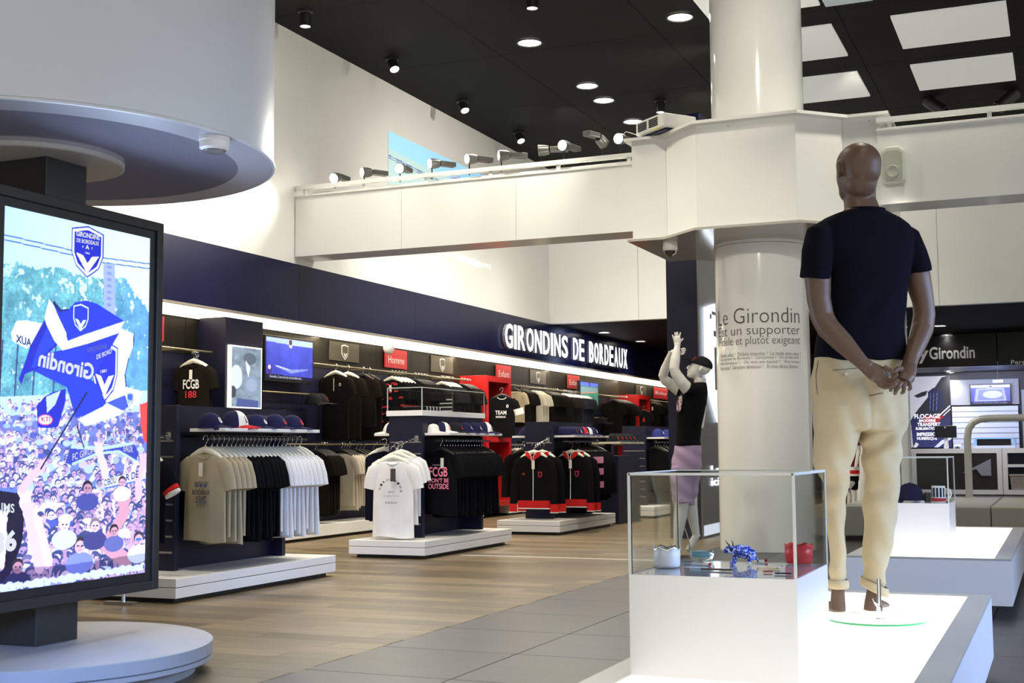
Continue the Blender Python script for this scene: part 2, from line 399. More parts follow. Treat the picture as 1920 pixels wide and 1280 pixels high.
# main ceiling
ce = empty('ceiling', (-3, 12, ZC), kind='structure')
xs = [-8.5+2.1*i for i in range(8)]; ys = [-2+2.4*i for i in range(11)]
for x in xs:
    for y in ys: G().box((x+.004, y+.004, ZC), (x+2.096, y+2.396, ZC+.05)).out('ceiling_board', BLACKC, ce)
G().box((-8.5, -2, ZC+.05), (8.3, 24.4, ZC+.3)).out('slab', BLACKC, ce)
RAFT = mat('white acoustic panel', (.6,.6,.57), .6, emit=(.92,.95,.90), es=.17)  # acoustic panels, no lamps; faint emission stands in for bounced light
for (xa, xb) in ((-3.6,-2.33), (-1.65,-.39), (.28,1.54)):
    for (ya, yb) in ((13.2,14.50), (15.27,16.57), (17.38,18.65)):
        G().box((xa, ya, ZC-.03), (xb, yb, ZC-.002)).out('ceiling_panel', RAFT, ce)
G().box((-2.28, 13.2, ZC-.03), (-1.76, 14.58, ZC-.002)).out('ceiling_panel', mat('pale blue ceiling glass', (.40,.47,.50), .3, emit=(.7,.85,.9), es=.06), ce)  # blue-tinted glass with a faint glow put into it
# ---------------------------------------------------------------- recessed downlights
def downlight(x, y, z, r, label, group=None, m=None):
    t = empty('downlight', (x, y, z), label=label, cat='ceiling light', group=group)
    G().lathe([(r*1.12, 0), (r*1.12, -.012), (r, -.014), (r*.96, -.004), (r*.96, 0)], (x, y, z), 28).out('trim_ring', mat('dark trim', (.03,.03,.03), .4), t)
    G().lathe([(r*.95, -.003), (.01, -.006)], (x, y, z), 28).out('lens', m or LAMP, t)
    return t
for i, (x, y) in enumerate([(-5.862,14.456), (-3.905,14.299), (-5.856,16.547), (-5.888,17.344), (-5.874,18.685)]):
    downlight(x, y, ZC-.005, .145, ['large round downlight in the black ceiling, the farthest left of the bright five', 'large round downlight in the black ceiling, just left of the big column top', 'round downlight in mid ceiling, upper one of a close pair', 'round downlight in mid ceiling, lower one of a close pair', 'round downlight low in the ceiling, beside the projector on the column collar'][i], 'large downlights in the high ceiling')
for i, (x, y, z) in enumerate([(-7.966,23.3,3.265), (-7.945,25.55,3.265), (-1.99,24.88,3.265), (-2.036,27.0,3.265), (-2.27,30.2,2.718), (-2.27,30.85,2.718)]):
    downlight(x, y, z, .115, ['downlight in the dark ceiling right above the lit wall letters', 'downlight in the dark ceiling just left of the navy portal', 'nearer downlight above the dark sign band, right of the brown mannequin arm', 'second downlight above the dark sign band, right of the brown mannequin arm', 'nearer downlight over the printing counter', 'farther downlight over the printing counter'][i], 'downlights in the low ceiling', LAMP)
    light('SPOT', (x, y, z-.03), 45, WHITE, size=.08, angle=120, blend=1)
light('SPOT', (-6, 24, 3.2), 110, WHITE, size=.1, angle=140, blend=1); light('SPOT', (-1, 20, 3.2), 10, WHITE, size=.1, angle=140)
# swivel spots in black cans
def can_spot(x, y, tilt, label):
    t = empty('swivel_spotlight', (x, y, ZC), label=label, cat='spotlight', group='black can spotlights on the ceiling')
    G().lathe([(.085, 0), (.085, -.02), (.07, -.03), (.01, -.03)], (x, y, ZC), 20).out('ceiling_rose', BLACKM, t)
    ax = Vector((tilt*.5, -tilt*.35, -1)).normalized(); c = Vector((x, y, ZC-.03))
    G().lathe([(.062, 0), (.066, .02), (.066, .15), (.058, .155), (.056, .14), (.01, .138)], c, 20, axis=ax).out('lamp_can', BLACKM, t)
    G().lathe([(.055, .145), (.01, .147)], c, 20, axis=ax).out('lens', LAMP, t)
for i, (x, y, k) in enumerate([(-7.77,12.35,0), (-7.734,14.36,1), (-7.77,16.56,1), (-7.749,18.6,1), (-5.176,12.85,0), (-5.151,17.7,0)]):
    can_spot(x, y, k, ['black can spotlight nearest the big white drum, pointing straight down', 'second black can spotlight from the white drum along the left wall', 'third black can spotlight from the white drum along the left wall', 'farthest black can spotlight along the left wall, over the gantry lamps', 'black can spotlight at the very top edge of the picture', 'small black can spotlight above the projector'][i])
# dark unlit spots right of the column
for i, (x, y, s) in enumerate([(-1.504,19.2,1), (-.516,19.28,-1)]):
    t = empty('ceiling_projector_lamp', (x, y, ZC), label=['dark tubular stage lamp hanging from the ceiling, tilted right, above the speaker', 'dark tubular stage lamp at the right edge of the ceiling, tilted left'][i], cat='spotlight', group='unlit stage lamps')
    G().tube([(x, y, ZC), (x, y, ZC-.12)], .015).out('stem', BLACKM, t)
    ax = Vector((s*.6, -.2, -.55)).normalized(); c = Vector((x, y, ZC-.12))-ax*.17
    G().lathe([(.07, 0), (.085, .02), (.085, .3), (.095, .31), (.095, .36), (.08, .36), (.075, .33), (.01, .32)], c, 20, axis=ax).out('barrel', BLACKM, t, smooth='auto')
# ---------------------------------------------------------------- gantries (overhead white beams with rails)
def gantry(label, xa, xb, yf, yb, zb, zt, zr, side):
    t = empty('lighting_gantry', ((xa+xb)/2, yf, zb), label=label, cat='gantry')
    n = 3 if side == 'L' else 2; w = (xb-xa)/n
    for i in range(n):
        G().box((xa+i*w+.002, yf, zb), (xa+(i+1)*w-.002, yf+.02, zt)).out('front_panel', GLOSSW, t)
    G().box((xa, yf+.02, zb), (xb, yb, zb+.03)).out('underside_panel', GLOSSW, t)
    G().box((xa, yb-.02, zb+.03), (xb, yb, zt)).out('rear_panel', GLOSSW, t)
    G().box((xa, yf+.02, zb+.03), (xb, yb-.02, zt-.12)).out('core', WHITEM, t)
    G().box((xa, yf-.012, zt), (xb, yf+.05, zt+.018)).out('lower_lip', GLOSSW, t)
    G().box((xa, yf-.01, zr-.045), (xb, yf+.045, zr)).out('top_rail', GLOSSW, t)
    G().box((xa, yb-.045, zr-.06), (xb, yb+.01, zr)).out('rear_rail', GLOSSW, t)
    m = max(3, int((xb-xa)/.85))
    g = 0
    for i in range(m+1):
        x = xa+.12+(xb-xa-.24)*i/m
        for yy in (yf+.02, yb-.03): G().box((x-.02, yy-.012, zt-.1), (x+.02, yy+.012, zr-.03)).out('post', GLOSSW, t)
    for k in range(3): G().tube([(xa, yf+.12+k*.08, zt+.02+.02*k), (xb, yf+.12+k*.08, zt+.02+.02*k)], .008, 6).out('cable', STEEL, t)
    return t
gantry('long white gloss overhead beam with rail, running from the left wall to the column collar', -8.29, -4.02, 12.98, 13.42, 3.345, 4.06, 4.19, 'L')
gantry('white gloss overhead beam with rail, right of the column behind the brown mannequin head', -1.52, 3.2, 12.56, 13.02, 3.345, 4.06, 4.185, 'R')
# ---------------------------------------------------------------- spotlights on the left gantry
def track_lamp(loc, aim, lit, label, face=(0,0,0)):
    x, y, z = loc; t = empty('track_spotlight', (x, y, 4.19), label=label, cat='spotlight', group='track spotlights on the overhead beam')
    G().tube([(x, y, 4.17), (x, y, z-.05)], .008, 8).out('stem', BLACKM, t)
    ax = Vector(aim).normalized(); c = Vector(loc)
    G().lathe([(.035, -.09), (.05, -.085), (.06, -.03), (.062, .035), (.056, .035), (.052, .02), (.01, .018)], c, 20, axis=ax).out('lamp_head', mat('grey lamp metal', (.10,.10,.095), .35, .6), t, smooth='auto')
    G().lathe([(.055, .03), (.01, .032)], c, 20, axis=ax).out('lens', LAMP if lit else LAMPD, t)
    b = c - ax*.1
    hx = -ax.copy(); hx.z = 0; hx.normalize(); s = Vector((-hx.y, hx.x, 0))*.045
    P = [b+s-Vector((0,0,.025)), b-s-Vector((0,0,.025)), b-s+Vector((0,0,.03)), b+s+Vector((0,0,.03))]
    G().rings([P, [p+hx*.2+Vector((0,0,.0)) for p in P]]).out('ballast_box', mat('grey lamp metal', (.10,.10,.095), .35, .6), t, bevel=.006)
gs = [(-7.878,4.30,1), (-7.478,4.33,1), (-7.0,4.335,1), (-6.584,4.35,1), (-6.108,4.36,1), (-5.709,4.36,0), (-5.223,4.37,0), (-4.955,4.40,1), (-4.5,4.39,0), (-4.304,4.41,1)]
gl = ['spotlight with the biggest star glare, leftmost on the overhead beam', 'second spotlight from the left end of the overhead beam, grey body', 'third spotlight from the left end of the beam, glaring against the wall picture', 'fourth spotlight from the left end of the beam, before the crest of the wall picture', 'fifth spotlight from the left end of the overhead beam', 'sixth spotlight from the left, with a bright white-topped body', 'seventh spotlight from the left, turned left and nearly unlit', 'round glaring spotlight against the black ceiling, left of the unlit grey one', 'grey unlit spotlight turned away, against the black ceiling', 'glaring spotlight nearest the column collar']
for i, (x, z, lit) in enumerate(gs):
    aim = [(.0,-1,-.35), (-.55,-.8,-.1), (.1,-1,-.25), (-.55,-.8,-.12), (-.55,-.8,-.12), (-.75,-.6,-.08), (-.95,-.3,-.05), (-.2,-1,-.1), (.3,.8,-.5), (-.2,-1,-.15)][i]
    track_lamp((x, 13.2, z), aim, lit, gl[i])
    if lit: light('SPOT', (x+aim[0]*.1, 13.2+aim[1]*.1, z-.02), 70, (1,.95,.86), aim=(x+aim[0]*2, 13.2+aim[1]*2-2, z-3), size=.05, angle=80, blend=.7)
# light that the gantry lamps throw back on the wall above the racks
light('SPOT', (-5.6, 13.5, 4.4), 120, (1,.95,.88), aim=(-8.3, 17.0, 3.6), size=.06, angle=85, blend=1)
# ---------------------------------------------------------------- projected picture on the left wall
WP = mat('projected picture', attr='paint', rough=.6, emit=(1,1,1), es=.3)
cv = Canvas(260, 75, srgb(176,205,205)); n = cv.noise(6, 3)
cv.a *= (.93+.12*n)[..., None]
cv.put(cv.Y < .30+.15*cv.X, srgb(150,205,240)); cv.line(0,.42,1,.62,.003,srgb(95,110,160)); cv.line(0,.46,1,.66,.003,srgb(120,130,170))
crest(cv, .42,.22,.10,.72, srgb(110,110,170), srgb(175,200,215))
t = empty('wall_picture', (-8.297, 15.3, 4.0), label='pale blue projected picture with a shield crest, high on the left wall behind the beam', cat='picture')
picture(cv, (-8.292, 15.3, 4.6), (0, 4.6, 0), (0, 0, .79), WP, 'image', t)
G().box((-8.299, 15.3, 4.6), (-8.293, 19.9, 5.38)).out('backing', WHITEM, t)
for i, (q0, s) in enumerate([((838,468), 'www.girondins.com'), ((858,478), 'boutique')]):
    p = on(*q0, x=-8.293)
    text(s, (-8.293, p.y, p.z-.12), (0, [1.6, .9][i], 0), (0, 0, .13), mat('pale lettering', (.9,.95,.95), .6, emit=(.9,1,1), es=.25), parent=t)
# ---------------------------------------------------------------- columns
def column(x, y, r, label):
    t = empty('round_column', (x, y, 0), label=label, cat='column')
    ztop = ZC if y < 20 else 3.266
    zz = [0, ztop*.52, ztop] if y < 20 else [0, ztop]
    for a, b in zip(zz[:-1], zz[1:]):
        G().lathe([(r, a+.002), (r, b-.002)], (x, y, 0), 64).out('column_casing', GLOSSW, t, smooth='auto')
    return t
CX, CY, CRR = -2.865, 13.52, .485
col1 = column(CX, CY, CRR, 'thick white gloss column with French slogan lettering, under the faceted collar')
col2 = column(-2.72, 21.95, .45, 'white round column far behind the brown mannequin, by the sign band')
def cylfn(pxl, pxr, z, h, arc):
    def hit(px):
        py = 640; d = cF*FPX + cR*(px-960) - cU*(py-640); rr = CRR+.004
        a = d.x**2+d.y**2; b = -2*(d.x*CX+d.y*CY); c = CX*CX+CY*CY-rr*rr; D = b*b-4*a*c
        if D < 0: return None
        tt = (-b-math.sqrt(D))/(2*a); return math.atan2(d.y*tt-CY, d.x*tt-CX)
    a0 = hit(pxl); a1 = hit(pxr)
    return lambda u, v: (CX+(CRR+.004)*math.cos(a0+(a1-a0)*u), CY+(CRR+.004)*math.sin(a0+(a1-a0)*u), z+h*v)
def zat(py, px=1430): 
    return at(px, py, 12.95).z
def refine(string, pyb, pyt, pxl=1346, pxr=1500, m=GREYT, **k):
    zb, zt = zat(pyb), zat(pyt)
    ob = text(string, (0,0,0), (1,0,0), (0,1,0), m, parent=col1, fn=cylfn(pxl, pxr, zb, zt-zb, 0), **k)
    return ob
refine('Le Girondin', 601, 571, 1348, bold=-.012); refine('Est un supporter', 629, 605, 1348, bold=-.012); refine('Fidele et plutôt exigeant', 646.5, 626, 1349, bold=-.012)
for i, s in enumerate(['Tendre allez !  Défaite interdite !  Le stade avec nous !', 'Qui sommes les Bordelais !   Campeones !   On se fait chier !', 'Allez Bordeaux !    On veut une équipe !    Aux armes !', 'Bienvenue !  Direction démission !   Et nous allons chanter !...']):
    refine(s, 663.5+i*8.2, 656.2+i*8.2, 1350, m=GREYP)
# faceted collar
t = empty('column_collar', (CX, 13.4, 3.19), label='large faceted white box collar wrapped around the column, where both beams meet', cat='column collar')
oc = [(-4.02,12.72), (-3.65,12.72), (-3.23,12.33), (-2.25,12.33), (-1.86,12.70), (-1.5,12.70), (-1.5,14.2), (-1.9,14.2), (-2.3,14.6), (-3.3,14.6), (-3.75,14.2), (-4.02,14.2)]
n = len(oc); z0, z1 = 3.19, 4.24
for i in range(n):
    a, b = Vector((*oc[i], 0)), Vector((*oc[(i+1) % n], 0)); d = (b-a).normalized(); nn = Vector((-d.y, d.x, 0))*.02
    a2, b2 = a+d*.001, b-d*.001
    G().prism([(a2.x,a2.y,z0+.02), (b2.x,b2.y,z0+.02), (b2.x,b2.y,z1), (a2.x,a2.y,z1)], nn).out('facet_panel', GLOSSW, t)
def grow(k): return [(CX+(x-CX)*(1+k), 13.4+(y-13.4)*(1+k*1.4)) for x, y in oc]
def plate(g, pts, za, zb):
    hole = [(CX+(CRR+.002)*math.cos(2*PI*i/48), CY+(CRR+.002)*math.sin(2*PI*i/48)) for i in range(48)]
    bm = bmesh.new(); 
    for z in (za, zb):
        vo = [bm.verts.new((x, y, z)) for x, y in pts]; vi = [bm.verts.new((x, y, z)) for x, y in hole]
        es = [bm.edges.new((vo[i], vo[(i+1) % len(vo)])) for i in range(len(vo))] + [bm.edges.new((vi[i], vi[(i+1) % 48])) for i in range(48)]
        bmesh.ops.triangle_fill(bm, use_beauty=True, edges=es)
        if z == za: A = vo
    for i in range(len(vo)): bm.faces.new((A[i], A[(i+1) % len(vo)], vo[(i+1) % len(vo)], vo[i]))
    bm.verts.index_update(); g.add([v.co[:] for v in bm.verts], [[v.index for v in f.verts] for f in bm.faces]); bm.free(); return g
plate(G(), grow(.04), z0-.005, z0+.02).out('bottom_plate', mat('taupe gloss', (.42,.40,.36), .1), t)
plate(G(), grow(.06), z1, z1+.03).out('top_plate', GLOSSW, t)
for (x, y) in ((-4.0,12.78), (-2.9,12.37), (-1.6,12.75)): G().ball((x, y-.055, z1-.04), .007, n=8).out('screw', STEEL, t)
# projector, blue box, dome camera, speaker
t = empty('projector', (-3.75, 12.75, z1+.03), label='white projector with vent grilles lying on the collar, left of the column', cat='projector')
u = Vector((.62, -.5, 0)).normalized(); v = Vector((.5, .62, 0)).normalized(); o_ = Vector((-3.98, 12.74, z1+.035))
def obox(g, o, u, v, a, b): 
    P = [o+u*x+v*y+Vector((0,0,z)) for z in (a[2], b[2]) for y in (a[1], b[1]) for x in (a[0], b[0])]
    return g.add(P, [(0,2,3,1), (4,5,7,6), (0,1,5,4), (2,6,7,3), (0,4,6,2), (1,3,7,5)])
obox(G(), o_, u, v, (0,0,.02), (.5,.42,.17)).out('housing', PLAIN, t, bevel=.02)
for k in (0, 1):
    g = G()
    for i in range(9):
        for j in range(5): obox(g, o_, u, v, (.05+k*.2+i*.018, -.006, .055+j*.018), (.062+k*.2+i*.018, .002, .067+j*.018))
    g.out('vent_grille', BLACKP, t)
obox(G(), o_, u, v, (.33,-.003,.02), (.42,.0,.035)).out('yellow_label', mat('yellow sticker', (.8,.7,.05), .5), t)
obox(G(), o_, u, v, (.02,.05,.0), (.48,.38,.02)).out('foot_plate', NAVY, t)
G().tube([o_+Vector((-.0,.1,.06)), o_+Vector((-.12,.05,.1)), o_+Vector((-.2,.02,.02)), o_+Vector((-.19,.02,.0))], .004, 6).out('cable', PLAIN, t)
t = empty('equipment_box', (-3.7, 13.75, z1+.03), label='navy blue box standing on the collar behind the projector', cat='box')
G().box((-3.98, 13.5, z1+.031), (-3.5, 13.95, z1+.43)).out('box_body', NAVY, t, bevel=.004)
G().box((-3.99, 13.49, z1+.43), (-3.49, 13.96, z1+.44)).out('lid', NAVY, t)
t = empty('dome_camera', (-3.66, 12.85, 3.185), label='white dome security camera under the collar, left of the column', cat='camera')
G().lathe([(.07,0), (.075,-.02), (.078,-.08), (.07,-.1), (.066,-.1)], (-3.66,12.85,3.185), 24).out('housing', PLAIN, t, smooth=True)
G().lathe([(.065,-.098), (.06,-.125), (.04,-.15), (.01,-.16)], (-3.66,12.85,3.185), 24).out('dark_dome', mat('dark dome glass', (.05,.035,.03), .05), t, smooth=True)
G().tube([(-3.60,12.80,3.18), (-3.575,12.79,3.12), (-3.585,12.79,3.05), (-3.62,12.79,3.03)], .005, 6).out('cable', PLAIN, t)
t = empty('wall_speaker', (-1.37, 12.5, 3.7), label='cream wall speaker with grille on the right beam, beside the brown mannequin head', cat='speaker')
CREAM = mat('cream plastic', (.62,.64,.52), .45)
hx = .105
pr_ = [(-hx,-.16), (-hx*.75,-.185), (hx*.75,-.185), (hx,-.16), (hx,.13), (hx*.6,.17), (-hx*.6,.17), (-hx,.13)]
G().prism([(-1.37+x, 12.55, 3.70+z) for x, z in pr_], (0, -.11, 0)).out('cabinet', mat('pale cream plastic', (.70,.71,.62), .4), t, bevel=.012)
G().prism([(-1.37+x*.85, 12.439, 3.69+z*.82) for x, z in pr_], (0, -.008, 0)).out('grille', mat('grille', (.50,.54,.44), .7, bump=.6, bscale=260), t)
G().lathe([(.06,0), (.055,.006), (.02,.002), (.01,.002)], (-1.37, 12.43, 3.63), 24, axis=(0,-1,0)).out('woofer_cone', mat('grille', (.50,.54,.44), .7), t)
# ---------------------------------------------------------------- navy portal with the lit shield
t = empty('portal_pillar', (-4.08, 15.0, 0), label='tall navy portal pillar with a glowing shield sign, behind the white mannequin', cat='pillar')
G().box((-4.27, 14.79, 0), (-3.90, 16.9, 4.0)).out('portal_body', NAVYM, t)
G().box((-3.90, 14.80, 0), (-3.88, 16.9, 4.0)).out('grey_side', mat('grey satin panel', (.16,.16,.165), .35, noise=.08), t)
sh = [(0,.93), (.5,1), (1,.93), (1,.45), (.9,.25), (.5,0), (.1,.25), (0,.45)]
shield = [(-3.872, 15.0+1.05*a, 1.36+1.46*b) for a, b in sh]
ob = G().prism(shield, (.03,0,0)).out('shield_sign', mat('glowing shield', (1,1,1), .4, emit=(.75,.85,1), es=1.6), t)
for ya, yb, za, zb in ((15.32,15.75,2.40,2.47), (15.34,15.46,1.75,2.27), (15.25,15.8,2.66,2.70), (15.15,15.22,2.60,2.66)):
    G().box((-3.842, ya, za), (-3.835, yb, zb)).out('shield_inlay', mat('grey satin panel'), t)
text('Le\nici', (-3.874, 15.2, .60), (0,.45,0), (0,0,.24), SIGNW, parent=t, depth=.01)
G().box((-3.878, 14.84, .03), (-3.872, 16.8, .15)).out('lit_skirting', mat('lit skirting', (.6,.6,.65), .4, emit=(.6,.65,.8), es=.5), t)
# ---------------------------------------------------------------- big lit letters on the fascia
t = empty('lit_sign', (-8.3, 22.3, 2.9), label='large glowing white letters GIRONDINS DE BORDEAUX on the navy fascia', cat='sign')
words = [('GIRONDINS', 19.15, 22.10), ('DE', 22.32, 22.98), ('BORDEAUX', 23.2, 25.6)]
for s, a, b in words:
    bnd = .015
    wch = {'I': .42}
    tot = sum(wch.get(c, 1) for c in s); y = a; k = (b-a)/tot
    for c in s:
        w = wch.get(c, 1)*k
        text(c, (-8.296, y+.02, 2.70), (0, w-.07, 0), (0,0,.40), mat('letter side', (.25,.26,.3), .3), 'letter', t, bold=bnd, depth=.05)
        text(c, (-8.244, y+.02, 2.70), (0, w-.07, 0), (0,0,.40), SIGNW, 'letter_face', t, bold=bnd, depth=.006)
        y += w
light('AREA', (-8.0, 22.4, 2.95), 12, (.5,.6,1), aim=(-8.3, 22.4, 2.9), size=.5, sy=6)
# ---------------------------------------------------------------- screen totem with round base and drum overhead
FRAMEB = mat('black screen frame', (.014,.013,.012), .38, noise=.1)
t = empty('display_totem', (-4.5, 4.88, 0), label='tall portrait video screen in a black frame on a square post, at the left', cat='video screen')
BX, BY = -4.5, 4.85
G().box((-4.76,4.76,.12), (-4.44,5.04,2.5)).out('post', mat('black post', (.02,.019,.017), .3, noise=.1), t, bevel=.004)
G().box((-4.42,4.285,.352), (-4.335,5.472,2.245)).out('rear_housing', FRAMEB, t, bevel=.004)
def frame(g, x0, x1, y0, y1, z0, z1, w):
    g.box((x0,y0,z0), (x1,y0+w,z1)); g.box((x0,y1-w,z0), (x1,y1,z1)); g.box((x0,y0+w,z0), (x1,y1-w,z0+w)); g.box((x0,y0+w,z1-w), (x1,y1-w,z1)); return g
frame(G(), -4.335, -4.30, 4.285, 5.472, .352, 2.245, .047).out('outer_bezel', FRAMEB, t, bevel=.003)
frame(G(), -4.335, -4.313, 4.332, 5.425, .399, 2.198, .043).out('inner_bezel', BLACKP, t, bevel=.002)
G().box((-4.335,4.37,.43), (-4.322,5.385,2.162)).out('screen_glass', BLACKP, t)
# the picture on the screen: supporters with flags
SK = srgb
def uv(px, py):
    xl = 10-10*(py-381)/731; xr = 286-9*(py-445)/633; u = (px-xl)/(xr-xl); return u, (py-(381+64*u))/(731-98*u)
cv = Canvas(330, 565, SK(188,219,255))
Y = cv.Y; X = cv.X
def pp(pts, col, al=1): cv.poly([uv(*p) for p in pts], SK(*col), al)
def pl(x0, y0, x1, y1, w, col): cv.line(*uv(x0, y0), *uv(x1, y1), w/276, SK(*col))
def pe(x, y, rx, ry, col, al=1): u, v = uv(x, y); cv.ell(u, v, rx/276, ry/690, SK(*col), al)
cv.a[:] = np.array(SK(176,212,255)) + (np.array(SK(205,230,255))-np.array(SK(176,212,255)))*np.clip(X*1.2, 0, 1)[..., None]
n1 = cv.noise(34, 1, 4); n2 = cv.noise(7, 2); n3 = cv.noise(110, 21, 2); n4 = cv.noise(16, 33, 3)
top_ = .125+.05*n2+.22*np.clip(X-.82, 0, 1)*2+.03*(n1-.5)
tree = (Y > top_) & (Y < .56) & (n1+1.6*np.clip(Y-.13, 0, .12)+.10*n3 > .50)
tc_ = np.array(SK(40,85,120))*(1-n4[..., None])+np.array(SK(120,190,200))*n4[..., None]
tc_ = tc_*(.55+.75*n3[..., None]) + np.array(SK(70,150,110))*(n1[..., None]*.35); hz = np.clip((X-.6)*1.3, 0, .55)[..., None]; tc_ = tc_*(1-hz)+np.array(SK(95,150,225))*hz
cv.a[tree] = tc_[tree]
for k in (5, 30, 60, 95): pl(k, 760, k+6, 640, 1.4, (50,70,110))
for q in (0, 9): pl(4, 438+q, 130, 468+q, .8, (70,100,180)); pl(186, 482+q, 285, 496+q, .8, (70,100,180))
pp([(188,493),(211,494),(213,600),(190,585)], (150,165,215))
for k in range(7): pe(200, 500+k*12, 5, 3, (120,135,190))
# crowd
r = np.random.RandomState(5)
base = Y > .515; cv.a[base] = np.array(SK(105,108,165))*(.35+.9*n1[base])[:, None]
pp([(0,745),(285,735),(285,775),(0,780)], (175,195,240)); 
skin = [(226,190,208), (205,160,178), (178,130,146), (240,212,228), (198,150,170)]; cloth = [(60,62,140), (205,212,252), (150,165,235), (36,38,72), (228,234,255), (95,112,195), (190,170,215), (170,185,245)]
hair = [(35,28,44), (62,46,60), (22,20,34), (104,88,100), (48,40,70)]
P = sorted([(752+330*r.rand()**1.25, 285*r.rand()) for i in range(760)])
def head(x, y, s, c, k, h, glasses=True):
    pe(x, y+s*1.9, s*1.5, s*1.2, c); pe(x, y-.12*s, s*.66, s*.86, h); pe(x+s*.04, y+.16*s, s*.55, s*.70, k)
    pe(x-s*.2, y+.45*s, s*.2, s*.3, tuple(int(q*.86) for q in k), .5)
    if s > 4:
        for q in (-1, 1): pe(x+s*.05+q*s*.22, y+.06*s, s*.16, s*.10, (36,32,66))
        pe(x+s*.05, y+.26*s, s*.07, s*.14, tuple(int(q*.85) for q in k)); pe(x+s*.05, y+.50*s, s*.17, s*.05, (150,84,104))
def arm(x0,y0,x1,y1,x2,y2,w,k):
    pl(x0,y0,x1,y1,w*1.2,k); pl(x1,y1,x2,y2,w,k); pe(x2,y2-w*.6,w*1.25,w*1.7,k)
    for f in (-1.2,-.45,.35,1.1): pl(x2,y2,x2+f*w*1.1,y2-w*3.0,w*.33,k)
for y, x in P:
    t_ = (y-752)/330; s = 3.0+14.5*t_**1.35; c = cloth[r.randint(8)]; k = skin[r.randint(5)]; h = hair[r.randint(5)]
    head(x, y, s, c, k, h)
    if r.rand() < .22: q = r.choice([-1, 1]); arm(x+q*s, y+s*1.6, x+q*s*1.3, y+s*.2, x+q*s*(.9+.5*r.rand()), y-s*1.3, max(.8, s*.2), k)
    if r.rand() < .07: pe(x, y-.55*s, s*.75, s*.38, (225,232,255))
cv.a[base] = cv.a[base]*.86+np.array(SK(120,150,245))*.14
# scarves and banner
pp([(129,837),(188,840),(251,832),(261,851),(257,869),(222,850),(180,853),(131,873),(119,868)], (48,58,150)); pp([(129,836),(188,839),(251,831),(252,836),(188,846),(129,842)], (165,190,250)); pp([(131,869),(180,849),(222,846),(257,865),(257,870),(222,851),(180,854),(131,874)], (165,190,250))
pp([(187,903),(277,881),(277,903),(198,919)], (222,230,255)); pl(194,917,277,901,1.5,(90,110,225))
pp([(0,912),(36,920),(50,938),(46,1010),(22,1085),(0,1090)], (14,13,38)); pl(2,914,36,920,2,(90,110,220))
arm(88,1050,70,980,50,945,8,(228,184,204)); arm(75,1060,62,1000,55,965,7,(222,176,196)); arm(10,1055,14,1000,14,975,6,(226,190,206)); arm(235,1050,195,1020,232,965,9,(196,140,152)); arm(262,930,262,900,272,872,6,(216,172,190)); arm(194,890,190,870,182,850,6,(220,184,204)); arm(45,915,62,890,78,878,5,(214,168,188))
head(146,1022,17,(120,130,210),(214,168,184),(52,42,50)); head(118,982,15,(190,200,240),(238,214,226),(205,185,195)); head(175,985,15,(60,60,110),(214,180,190),(120,104,110)); head(160,915,14,(60,66,130),(176,128,142),(24,20,30)); head(228,905,12,(210,215,245),(200,150,164),(40,34,44)); head(262,1010,15,(225,230,250),(210,160,176),(60,48,56)); head(38,1058,15,(40,40,80),(176,124,136),(36,30,40)); head(212,995,13,(90,96,150),(190,140,152),(30,26,36)); pe(120,972,13,8,(232,238,255)); pe(262,1012,6,3,(60,110,230)); pe(232,1000,12,9,(236,240,255))
# flags
B1, B2, WF = (30,52,215), (24,34,160), (218,228,250)
pp([(24,625),(33,602),(50,601),(78,607),(66,640),(50,655),(26,640)], (205,218,245))
pp([(208,620),(222,616),(252,628),(250,650),(238,680),(233,705),(238,745),(210,762),(180,778),(150,770)], (205,216,246)); pl(251,628,250,650,1,(30,40,120)); pl(240,675,233,705,1,(60,70,160)); pl(233,705,237,745,1.2,(30,40,120))
u_, v_ = uv(168,636); crest(cv, u_, v_, 50/276, 122/690, SK(26,40,190), SK(225,232,252))
pp([(120,725),(152,700),(178,724),(196,757),(178,774),(137,785)], B1); pp([(140,788),(180,768),(205,757),(230,764),(225,780),(160,800)], (200,212,248)); pp([(196,757),(236,742),(240,765),(228,772)], (60,80,200))
pp([(110,657),(160,645),(221,624),(181,690),(150,740),(120,727),(62,696),(84,664)], B1); pp([(150,650),(221,626),(186,684),(168,700)], (34,44,170), .7)
pp([(80,600),(92,615),(108,642),(84,668),(70,692),(48,702),(42,722),(37,712),(46,686),(56,650)], B2); pp([(86,612),(104,640),(84,662),(66,690),(58,690),(70,650)], (40,66,225), .7)
pp([(95,566),(103,575),(110,582),(122,581),(135,567),(155,563),(175,569),(232,604),(190,617),(150,629),(121,641),(118,627),(106,604)], B1)
pp([(118,627),(122,640),(150,629),(190,616),(232,603),(219,626),(160,645),(112,658),(107,650)], WF); pp([(88,561),(96,572),(104,592),(119,625),(120,640),(112,657),(98,640),(84,610),(80,596)], WF); pl(97,568,108,583,2.2,(20,30,100)); pl(110,582,122,581,1.2,(20,30,100))
u_, v_ = uv(131,566); crest(cv, u_, v_, 30/276, 56/690, SK(30,52,205), SK(210,222,250))
pp([(68,762),(82,744),(96,736),(119,730),(119,752),(106,800),(94,803),(70,802)], B2); pp([(84,745),(110,733),(100,760),(86,775)], (190,205,245), .8); pe(83,788,13,10,(200,90,125)); pe(83,788,11,8,(222,222,245))
pp([(264,762),(283,755),(280,835),(272,828),(266,800)], (240,66,60)); pp([(0,648),(6,652),(7,700),(0,706)], (240,232,50)); pp([(228,726),(268,736),(262,760),(240,764)], (205,220,240)); crest(cv, *uv(238,738), 12/276, 26/690, SK(60,90,180), SK(190,205,240))
pl(158,737,76,879,1.3,(20,22,60)); pl(140,800,153,840,1.2,(20,22,60))
